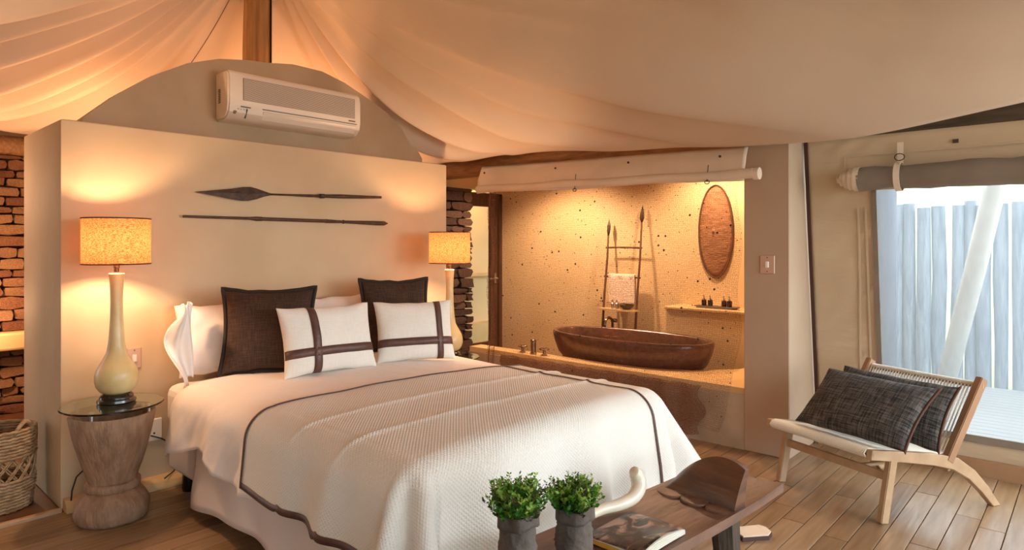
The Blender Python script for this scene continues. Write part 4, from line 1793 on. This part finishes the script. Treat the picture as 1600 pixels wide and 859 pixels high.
def strands(fn, nu, nv, w, jit=.25):
    vs, fs = [], []
    P = [[None] * (nu + 1) for _ in range(nv + 1)]
    for j in range(nv + 1):
        for i in range(nu + 1):
            a = i + random.uniform(-jit, jit) + (.5 if j % 2 else 0)
            b = j + random.uniform(-jit, jit)
            P[j][i] = fn(min(1, max(0, a / nu)), min(1, max(0, b / nv)))

    def seg(p, q):
        d = (q - p)
        if d.length < 1e-4:
            return
        n = d.cross(Vector((1, 0, 0)))
        if n.length < 1e-6:
            return
        n = n.normalized() * w
        k = len(vs)
        vs.extend([p - n, p + n, q + n, q - n])
        fs.append((k, k + 1, k + 2, k + 3))
    for j in range(nv + 1):
        for i in range(nu + 1):
            if j < nv:
                seg(P[j][i], P[j + 1][i])
                i2 = i - 1 if j % 2 == 0 else i + 1
                if 0 <= i2 <= nu and random.random() < .0:
                    seg(P[j][i], P[j + 1][i2])
            if i < nu:
                seg(P[j][i], P[j][i + 1])
    return vs, fs


vs, fs = strands(net_fn, nu_, nv_, .0006, .32)
nm = raw('netting', vs, fs, M['net'], nt_)
nm['kind'] = 'stuff'


# gathered left edge and the bunched lower part
def gather_fn(u, v):
    y_ = 4.29 - .085 * u + .015 * math.sin(v * 14) + .02 * v
    return Vector((4.40 + .02 * math.sin(u * 9), y_, NZT + (.30 - NZT) * v)) - Vector((4.40, 3.1, 1.0))


vs, fs = strands(gather_fn, 14, 110, .0014, .4)
g_ = raw('gathered_edge', vs, fs, M['net'], nt_)
g_['kind'] = 'stuff'


def low_fn(u, v):
    y_ = 4.15 + (2.15 - 4.15) * u + .03 * math.sin(v * 9)
    z_ = .41 - v * (.33 - .05 * math.sin(u * 12))
    return Vector((4.428 + .014 * math.sin(y_ * 30 + 1), y_, z_)) - Vector((4.40, 3.1, 1.0))


vs, fs = strands(low_fn, 190, 38, .0016, .45)
g_ = raw('bunched_hem', vs, fs, M['net'], nt_)
g_['kind'] = 'stuff'
bm = bmesh.new()
rb = random.Random(4)
for k in range(800):
    u, v = rb.random(), rb.random() ** 1.1
    p = net_fn(u, v)
    r_ = rb.choice([.0028, .0034, .0042, .0052, .0095 if rb.random() < .3 else .003])
    mt = Matrix.Translation(p) @ Matrix.Diagonal((.6, 1, 1, 1))
    bmesh.ops.create_icosphere(bm, subdivisions=1, radius=r_, matrix=mt)
g_ = obj('bead', bm, M['bead'], nt_)
g_['kind'] = 'stuff'
tag(nt_, 'brown fishing-net curtain knotted with dark beads, hanging in front of the bath', 'curtain')


# ================================================================== BENCH
BA = math.radians(-6.3)
bc = Vector((1.875, 1.285, 0))
bn = empty('bench', (1.86, 1.27, 0), BA)
BL_, BD = 1.92, .37     # length, depth
TOPZ = .42


def bench_top(u, v, side):
    # dished plank, ends curling up slightly, longer on the right
    x_ = -BL_ / 2 + BL_ * u
    wv = BD / 2 * (1 + .05 * math.cos((u - .5) * PI) - .02)
    y_ = -wv + 2 * wv * v
    edge = abs(v - .5) * 2
    z_ = TOPZ - .016 * (1 - edge ** 3) + .02 * (abs(u - .5) * 2) ** 6
    if side < 0:
        z_ = TOPZ - .05 + .012 * edge ** 4 + .02 * (abs(u - .5) * 2) ** 4
    return Vector((x_, y_, z_))


bm = bmesh.new()
nu, nv = 48, 20
T_ = [[bm.verts.new(bench_top(i / nu, j / nv, 1)) for i in range(nu + 1)] for j in range(nv + 1)]
B_ = [[bm.verts.new(bench_top(i / nu, j / nv, -1)) for i in range(nu + 1)] for j in range(nv + 1)]
for j in range(nv):
    for i in range(nu):
        bm.faces.new((T_[j][i], T_[j][i + 1], T_[j + 1][i + 1], T_[j + 1][i]))
        bm.faces.new((B_[j][i], B_[j + 1][i], B_[j + 1][i + 1], B_[j][i + 1]))
for i in range(nu):
    bm.faces.new((T_[0][i], B_[0][i], B_[0][i + 1], T_[0][i + 1]))
    bm.faces.new((T_[nv][i + 1], B_[nv][i + 1], B_[nv][i], T_[nv][i]))
for j in range(nv):
    bm.faces.new((T_[j][0], T_[j + 1][0], B_[j + 1][0], B_[j][0]))
    bm.faces.new((T_[j + 1][nu], T_[j][nu], B_[j][nu], B_[j + 1][nu]))
obj('seat', bm, M['bench'], bn, smooth=True, angle=.7)
for sx in (-.72, .60):
    for sy in (-.115, .115):
        bm = bmesh.new()
        tube(bm, [(sx + .03 * (1 if sx > 0 else -1), sy * 1.1, 0), (sx, sy, TOPZ - .03)], [.040, .058], 6, up=(1, 0, 0))
        obj('leg', bm, M['bench_leg'], bn)
# headrest slab across the right end
hx = .575


def head_fn(u, v):
    # u across depth, v up the arch
    s = (u - .5) * 2
    w_ = (1 - s) / 2          # 0 far end, 1 near end: the slab ends upright at the near side
    hgt = .172 * max(0.0, math.sin(PI * .68 * w_)) ** .75
    y_ = s * .172
    x_ = hx + .085 * (v ** 1.4) + .02 * (1 - s * s)
    return Vector((x_, y_, TOPZ - .012 + hgt * v))


bm = bmesh.new()
nu, nv = 32, 8
for off, key in ((0, 'f'), (.045, 'b')):
    pass
F_ = [[bm.verts.new(head_fn(i / nu, j / nv)) for i in range(nu + 1)] for j in range(nv + 1)]
K_ = [[bm.verts.new(head_fn(i / nu, j / nv) + Vector((.032 + .05 * (1 - j / nv), 0, -.004 * (j / nv)))) for i in range(nu + 1)] for j in range(nv + 1)]
for j in range(nv):
    for i in range(nu):
        bm.faces.new((F_[j][i], F_[j][i + 1], F_[j + 1][i + 1], F_[j + 1][i]))
        bm.faces.new((K_[j][i + 1], K_[j][i], K_[j + 1][i], K_[j + 1][i + 1]))
for i in range(nu):
    bm.faces.new((F_[nv][i], F_[nv][i + 1], K_[nv][i + 1], K_[nv][i]))
    bm.faces.new((F_[0][i + 1], F_[0][i], K_[0][i], K_[0][i + 1]))
for j in range(nv):
    bm.faces.new((F_[j + 1][0], F_[j][0], K_[j][0], K_[j + 1][0]))
obj('headrest', bm, M['bench_dark'], bn, smooth=True, angle=.8)
for k in range(3):
    bm = bmesh.new()
    cy = -.115 + k * .115
    lathe(bm, [(.062, 0), (.064, .006), (.060, .012), (.03, .014)], 24, (0, 0, 0))
    for v in bm.verts:
        v.co = Vector((v.co.x * .72 + hx - .004, v.co.y * .95 + cy, v.co.z + TOPZ - .016))
    obj('scallop', bm, M['bench'], bn, smooth=True, angle=.7)
tag(bn, 'low dark wooden bench with curved headrest slab at the foot of the bed', 'bench')


# ---- potted herbs in paper bags
def leafy(bm, rng, h, spread, nst, base_z, lean=(0, 0)):
    for s in range(nst):
        a = rng.uniform(0, 2 * PI)
        r0 = rng.uniform(0, .045)
        tilt = rng.uniform(.05, spread)
        p = Vector((r0 * math.cos(a), r0 * math.sin(a), base_z))
        d = Vector((math.cos(a) * tilt + lean[0], math.sin(a) * tilt + lean[1], 1)).normalized()
        L = h * rng.uniform(.6, 1.1)
        n = int(L / .0085)
        mi = rng.choice([0, 0, 0, 1, 1, 2])
        ph = rng.uniform(0, 6)
        curve = Vector((rng.uniform(-.25, .25), rng.uniform(-.25, .25), -.1))
        sw_ = Vector((d.y, -d.x, 0)).normalized() * .0012 if abs(d.x) + abs(d.y) > 1e-4 else Vector((.0012, 0, 0))
        pe = p + d * L + curve * L * .5
        q = [bm.verts.new(p - sw_), bm.verts.new(p + sw_), bm.verts.new(pe)]
        f = bm.faces.new(q); f.material_index = 2
        for k in range(2, n):
            t = k / n
            c = p + d * (L * t) + curve * L * t * t * .5
            for side in range(2):
                an = ph + k * 2.4 + side * PI
                ll = .020 * (1.15 - t * .5) * rng.uniform(.7, 1.25)
                ld_ = (Vector((math.cos(an), math.sin(an), 0)) * .8 + d * .7).normalized()
                wv = ld_.cross(Vector((rng.uniform(-1, 1), rng.uniform(-1, 1), .8))).normalized() * ll * .30
                b0 = c
                m1 = c + ld_ * ll * .5
                e_ = c + ld_ * ll
                v4 = [bm.verts.new(b0), bm.verts.new(m1 + wv), bm.verts.new(e_), bm.verts.new(m1 - wv)]
                f = bm.faces.new(v4)
                f.material_index = mi if t < .8 else (1 if mi == 0 and rng.random() < .5 else mi)


def paper_pot(loc, r0, h, seed, label, fh, nst, rz, spread):
    t = empty('potted_herb', loc, rz)
    rng = random.Random(seed)

    def bag(u, v):
        a = 2 * PI * u
        r = r0 * (1 + .10 * math.sin(v * PI * 1.1) - .02 * v)
        sq = 1 + .035 * math.cos(4 * a)
        cr_ = -.16 * abs(nz(math.cos(a) * 2.2 + seed, math.sin(a) * 2.2, v * 5)) + .14 * abs(nz(math.cos(a) * 5, v * 9 + seed, math.sin(a) * 5))
        k = min(1, v * 4) * min(1, (1 - v) * 5)
        r *= sq * (1 + cr_ * (1.1 if k > .2 else .4))
        return Vector((r * math.cos(a), r * math.sin(a), v * (h - .035)))
    vs, fs, uv = grid(bag, 56, 24, True)
    fs.append(tuple(range(55, -1, -1)))
    b = raw('paper_bag', vs, fs, M['paper'], t, smooth=True)

    def cuff(u, v):
        a = 2 * PI * u
        r = r0 * (1.075 - .03 * v) * (1 + .035 * math.cos(4 * a)) + .003 * math.sin(a * 5 + seed) + .0015
        if u > .92:
            r += .003
        return Vector((r * math.cos(a), r * math.sin(a), h - .042 + .042 * v + .003 * math.sin(a * 2 + seed)))
    vs, fs, uv = grid(cuff, 56, 4, True)
    solid(raw('folded_cuff', vs, fs, M['paper'], t, smooth=True), .004, 0)
    bm = bmesh.new()
    lathe(bm, [(r0 * .95, h - .03), (r0 * .6, h - .022)], 24)
    obj('soil', bm, M['soil'], t)
    bm = bmesh.new()
    leafy(bm, rng, fh, spread, nst, h - .03)
    me = bpy.data.meshes.new('foliage')
    bm.to_mesh(me); bm.free()
    for m_ in (M['leaf'], M['leaf2'], M['leaf3']):
        me.materials.append(m_)
    fo = link('foliage', me, None, t)
    fo['kind'] = 'stuff'
    # wooden peg on the side facing the room
    bm = bmesh.new()
    bx(bm, (.0, -r0 * 1.16, .028), (.015, .007, .072), bev=.002)
    bx(bm, (.0, -r0 * 1.16 - .008, .028), (.015, .005, .072), bev=.002)
    obj('wooden_peg', bm, M['peg'], t)
    tag(t, label, 'plant')
    return t


paper_pot((1.47, 1.31, .408), .053, .228, 3, 'green leafy herb in a brown paper bag pot, left one on the bench', .125, 170, math.radians(-42), .95)
paper_pot((1.695, 1.265, .408), .054, .190, 8, 'lighter green herb in a brown paper bag pot, right one beside the magazine', .120, 140, math.radians(-50), .8)

# ---- horn lying on the bench
bm = bmesh.new()
pts, rr = [], []
key = [((1.96, 1.40, .440), .014), ((2.05, 1.395, .440), .017), ((2.12, 1.372, .441), .019), ((2.19, 1.355, .450), .022), ((2.235, 1.352, .475), .025), ((2.252, 1.36, .505), .026), ((2.24, 1.365, .532), .023), ((2.225, 1.368, .547), .015)]
bmk = key
for i in range(len(bmk) - 1):
    for s in range(4):
        t = s / 4
        a, b = bmk[i], bmk[i + 1]
        p0 = Vector(bmk[max(i - 1, 0)][0]); p1 = Vector(a[0]); p2 = Vector(b[0]); p3 = Vector(bmk[min(i + 2, len(bmk) - 1)][0])
        q = .5 * ((2 * p1) + (-p0 + p2) * t + (2 * p0 - 5 * p1 + 4 * p2 - p3) * t * t + (-p0 + 3 * p1 - 3 * p2 + p3) * t ** 3)
        pts.append(q)
        rr.append(1.2 * (a[1] + (b[1] - a[1]) * t))
tube(bm, pts, rr, 16)
tag(obj('horn', bm, M['ivory'], smooth=True, angle=1.2), 'curved cream horn lying on the bench behind the magazine', 'horn')

# ---- magazine
mgz = empty('magazine', (1.985, 1.212, .412), math.radians(-2))
MW, MH = .235, .285


def page(u, v, z0, curl):
    x_ = -MH / 2 + MH * u
    y_ = -MW / 2 + MW * v
    z_ = z0 + curl * (1 - v) ** 3 * math.sin(PI * (.15 + .8 * u)) + .004 * math.sin(PI * v)
    return Vector((x_, y_, z_))


bm = bmesh.new()
for lay in range(4):
    z0 = .001 + lay * .003
    vs_, fs_, uv_ = grid(lambda u, v: page(u * .99 + .003 * (lay % 2), v, z0, .006 + .006 * lay), 12, 10)
    vv = [bm.verts.new(p) for p in vs_]
    for f in fs_:
        bm.faces.new([vv[i] for i in f])
pg = obj('pages', bm, M['pages'], mgz, smooth=True)
solid(pg, .0024, 1)
vs, fs, uv = grid(lambda u, v: page(u, v, .0145, .030), 16, 12)
cv = raw('cover', vs, fs, M['cover'], mgz, smooth=True, uvs=uv)
solid(cv, .0008, 1)
bm = bmesh.new()
bx(bm, (-MH / 2 - .002, 0, .008), (.004, MW, .014))
obj('spine', bm, M['spine'], mgz)
tag(mgz, 'magazine with a dark animal photograph on its cover, lying on the bench', 'magazine')

# ---- small cream thing under the bench
bm = bmesh.new()
poly = [(-.09, -.05), (.04, -.06), (.075, -.03), (.08, .02), (.06, .05), (-.09, .05)]
slab(bm, [(x * 1.06, y * 1.06) for x, y in poly], 0, .020)
sl = obj('slipper', bm, M['binding'], loc=(3.187, 1.267, 0))
sl.rotation_euler = (0, 0, math.radians(-35))
bm = bmesh.new()
slab(bm, poly, .020, .026)
obj('insole', bm, M['mat_cream'], sl)
tag(sl, 'flat cream slipper with dark brown edge on the floor past the bench end', 'slipper')

# ================================================================== LOUNGE CHAIR
ch = empty('lounge_chair', (3.98, .82, 0))
co = Vector(ch.location)
wv = Vector((.38, .925, 0)).normalized()     # from near side to far side
bv = Vector((.86, -.51, 0)).normalized()     # front to back
FR = Vector((3.775, .83, 0))                 # near front leg
CWd = .655


def cp(s, b, z):
    """s 0 near side .. 1 far side, b metres back, z height"""
    return FR + wv * (s * CWd) + bv * (b * 1.14 + max(0, b - .3) * .06) + Vector((0, 0, z)) - co


def bar(bm, p, q, w, h, up=(0, 0, 1)):
    p, q = Vector(p), Vector(q)
    t = (q - p).normalized()
    u = Vector(up); u = (u - t * u.dot(t)).normalized()
    s = t.cross(u)
    vs_ = []
    for c in (p, q):
        vs_.append([bm.verts.new(c + s * w / 2 * a + u * h / 2 * b) for a, b in ((-1, -1), (1, -1), (1, 1), (-1, 1))])
    for k in range(4):
        bm.faces.new((vs_[0][k], vs_[0][(k + 1) % 4], vs_[1][(k + 1) % 4], vs_[1][k]))
    bm.faces.new(vs_[0][::-1]); bm.faces.new(vs_[1])


def bevel_all(bm, off=.004):
    bmesh.ops.bevel(bm, geom=bm.edges[:], offset=off, segments=2, affect='EDGES', clamp_overlap=True)


for s in (0, 1):
    # side rail: seat rail that bends down into the back leg
    bm = bmesh.new()
    path = [(-.075, .362), (.0, .350), (.15, .325), (.30, .298), (.42, .262), (.52, .19), (.60, .10), (.672, .0)]
    hh = [.050, .052, .056, .062, .066, .056, .048, .044]
    rings = []
    for i, (b, z) in enumerate(path):
        a_, c_ = path[max(i - 1, 0)], path[min(i + 1, len(path) - 1)]
        t = Vector((c_[0] - a_[0], c_[1] - a_[1])).normalized()
        n_ = Vector((-t.y, t.x))
        if n_.y < 0: n_ = -n_
        if i == len(path) - 1:
            n_ = Vector((1, 0))
        up = (b + n_.x * hh[i] / 2, z + n_.y * hh[i] / 2)
        dn = (b - n_.x * hh[i] / 2, z - n_.y * hh[i] / 2)
        dw = .017 / CWd
        rings.append([bm.verts.new(cp(s - dw, dn[0], max(dn[1], 0))), bm.verts.new(cp(s + dw, dn[0], max(dn[1], 0))), bm.verts.new(cp(s + dw, up[0], max(up[1], 0))), bm.verts.new(cp(s - dw, up[0], max(up[1], 0)))])
    for a, b in zip(rings, rings[1:]):
        for k in range(4):
            bm.faces.new((a[k], a[(k + 1) % 4], b[(k + 1) % 4], b[k]))
    bm.faces.new(rings[0][::-1]); bm.faces.new(rings[-1])
    bmesh.ops.bevel(bm, geom=bm.edges[:], offset=.003, segments=1, affect='EDGES', clamp_overlap=True)
    obj('side_rail', bm, M['beech'], ch)
    # front leg
    bm = bmesh.new()
    bar(bm, cp(s, .055, .325), cp(s, .0, .0), .036, .050, up=bv)
    bevel_all(bm)
    obj('leg', bm, M['beech'], ch)
    # back post
    bm = bmesh.new()
    bar(bm, cp(s, .385, .275), cp(s, .597, .705), .040, .050, up=bv)
    bevel_all(bm)
    obj('back_post', bm, M['beech2'], ch)
bm = bmesh.new(); bar(bm, cp(0, .035, .235), cp(1, .035, .235), .022, .045); bevel_all(bm, .003)
obj('stretcher', bm, M['beech'], ch)
bm = bmesh.new(); bar(bm, cp(0, .40, .240), cp(1, .40, .240), .022, .040); bevel_all(bm, .003)
obj('stretcher', bm, M['beech'], ch)
bm = bmesh.new(); bar(bm, cp(.32, .05, .225), cp(.32, .40, .225), .03, .016); bevel_all(bm, .003)
obj('brace', bm, M['beech'], ch)
bm = bmesh.new(); tube(bm, [cp(-.03, .587, .665), cp(1.03, .587, .665)], .015, 10)
obj('top_bar', bm, M['beech'], ch, smooth=True, angle=.7)
bm = bmesh.new(); tube(bm, [cp(0.0, .413, .298), cp(1.0, .413, .298)], .012, 10)
obj('lower_bar', bm, M['beech'], ch, smooth=True, angle=.7)
bm = bmesh.new(); tube(bm, [cp(-.025, -.055, .362), cp(1.025, -.055, .362)], .016, 10)
obj('front_bar', bm, M['beech'], ch, smooth=True, angle=.7)
# seat: cords wound close together round the front bar and over the seat
bm = bmesh.new()
ns = 62
for k in range(ns):
    s = .035 + .93 * k / (ns - 1)
    pts = [cp(s, .02, .322), cp(s, -.035, .330), cp(s, -.072, .345), cp(s, -.084, .362), cp(s, -.072, .380), cp(s, -.05, .386), cp(s, .06, .358), cp(s, .22, .322), cp(s, .41, .313)]
    tube(bm, pts, .0056, 5)
o = obj('seat_cord', bm, M['cord'], ch, smooth=True)
o['kind'] = 'stuff'
o['label'] = 'tightly wound white seat cords'
# back cords, each its own part
bm = bmesh.new()
nb = 34
tube(bm, [(0, 0, 0), (0, 0, 1)], .0034, 6)
me = bpy.data.meshes.new('cord')
bm.to_mesh(me); bm.free()
me.materials.append(M['cord'])
me.polygons.foreach_set('use_smooth', [True] * len(me.polygons))
for k in range(nb):
    s = .045 + .91 * k / (nb - 1)
    for q, (b1, z1, b2, z2) in enumerate(((.402, .298, .571, .665), (.425, .298, .603, .665))):
        p1, p2 = cp(s, b1, z1), cp(s, b2, z2)
        o = bpy.data.objects.new('cord', me)
        C.objects.link(o)
        o.parent = ch
        o.location = p1
        o.rotation_mode = 'QUATERNION'
        o.rotation_quaternion = (p2 - p1).to_track_quat('Z', 'Y')
        o.scale = (1, 1, (p2 - p1).length)
# cord turns round the top bar
bm = bmesh.new()
for k in range(90):
    s = .04 + .92 * k / 89
    cpt_ = cp(s, .587, .665)
    tube(bm, [cpt_ + bv * .019 * math.cos(a) + Vector((0, 0, .019 * math.sin(a))) for a in [PI * q / 6 for q in range(7)]], .0032, 4)
o = obj('cord_turns', bm, M['cord'], ch, smooth=True)
o['kind'] = 'stuff'
tag(ch, 'low beech lounge chair with white cord seat and back by the window', 'chair')

# chair cushions
p1 = (3.945, 1.325, .405)
p2 = (3.735, .725, .40)
c = cushion('cushion', M['charcoal'], p1, p2, .42, .13, .84, pinch=.07, lump=.008, seed=21, piping='right', flange=.012, pm_=M['rust_edge'])
tag(c, 'front charcoal woven cushion on the lounge chair', 'cushion')
p1 = (4.18, 1.24, .375)
p2 = (3.975, .62, .365)
c = cushion('cushion', M['charcoal'], p1, p2, .38, .11, .60, pinch=.07, lump=.008, seed=25, piping='right', flange=.012, pm_=M['rust_edge'])
tag(c, 'rear charcoal woven cushion leaning against the white cord chair back', 'cushion')
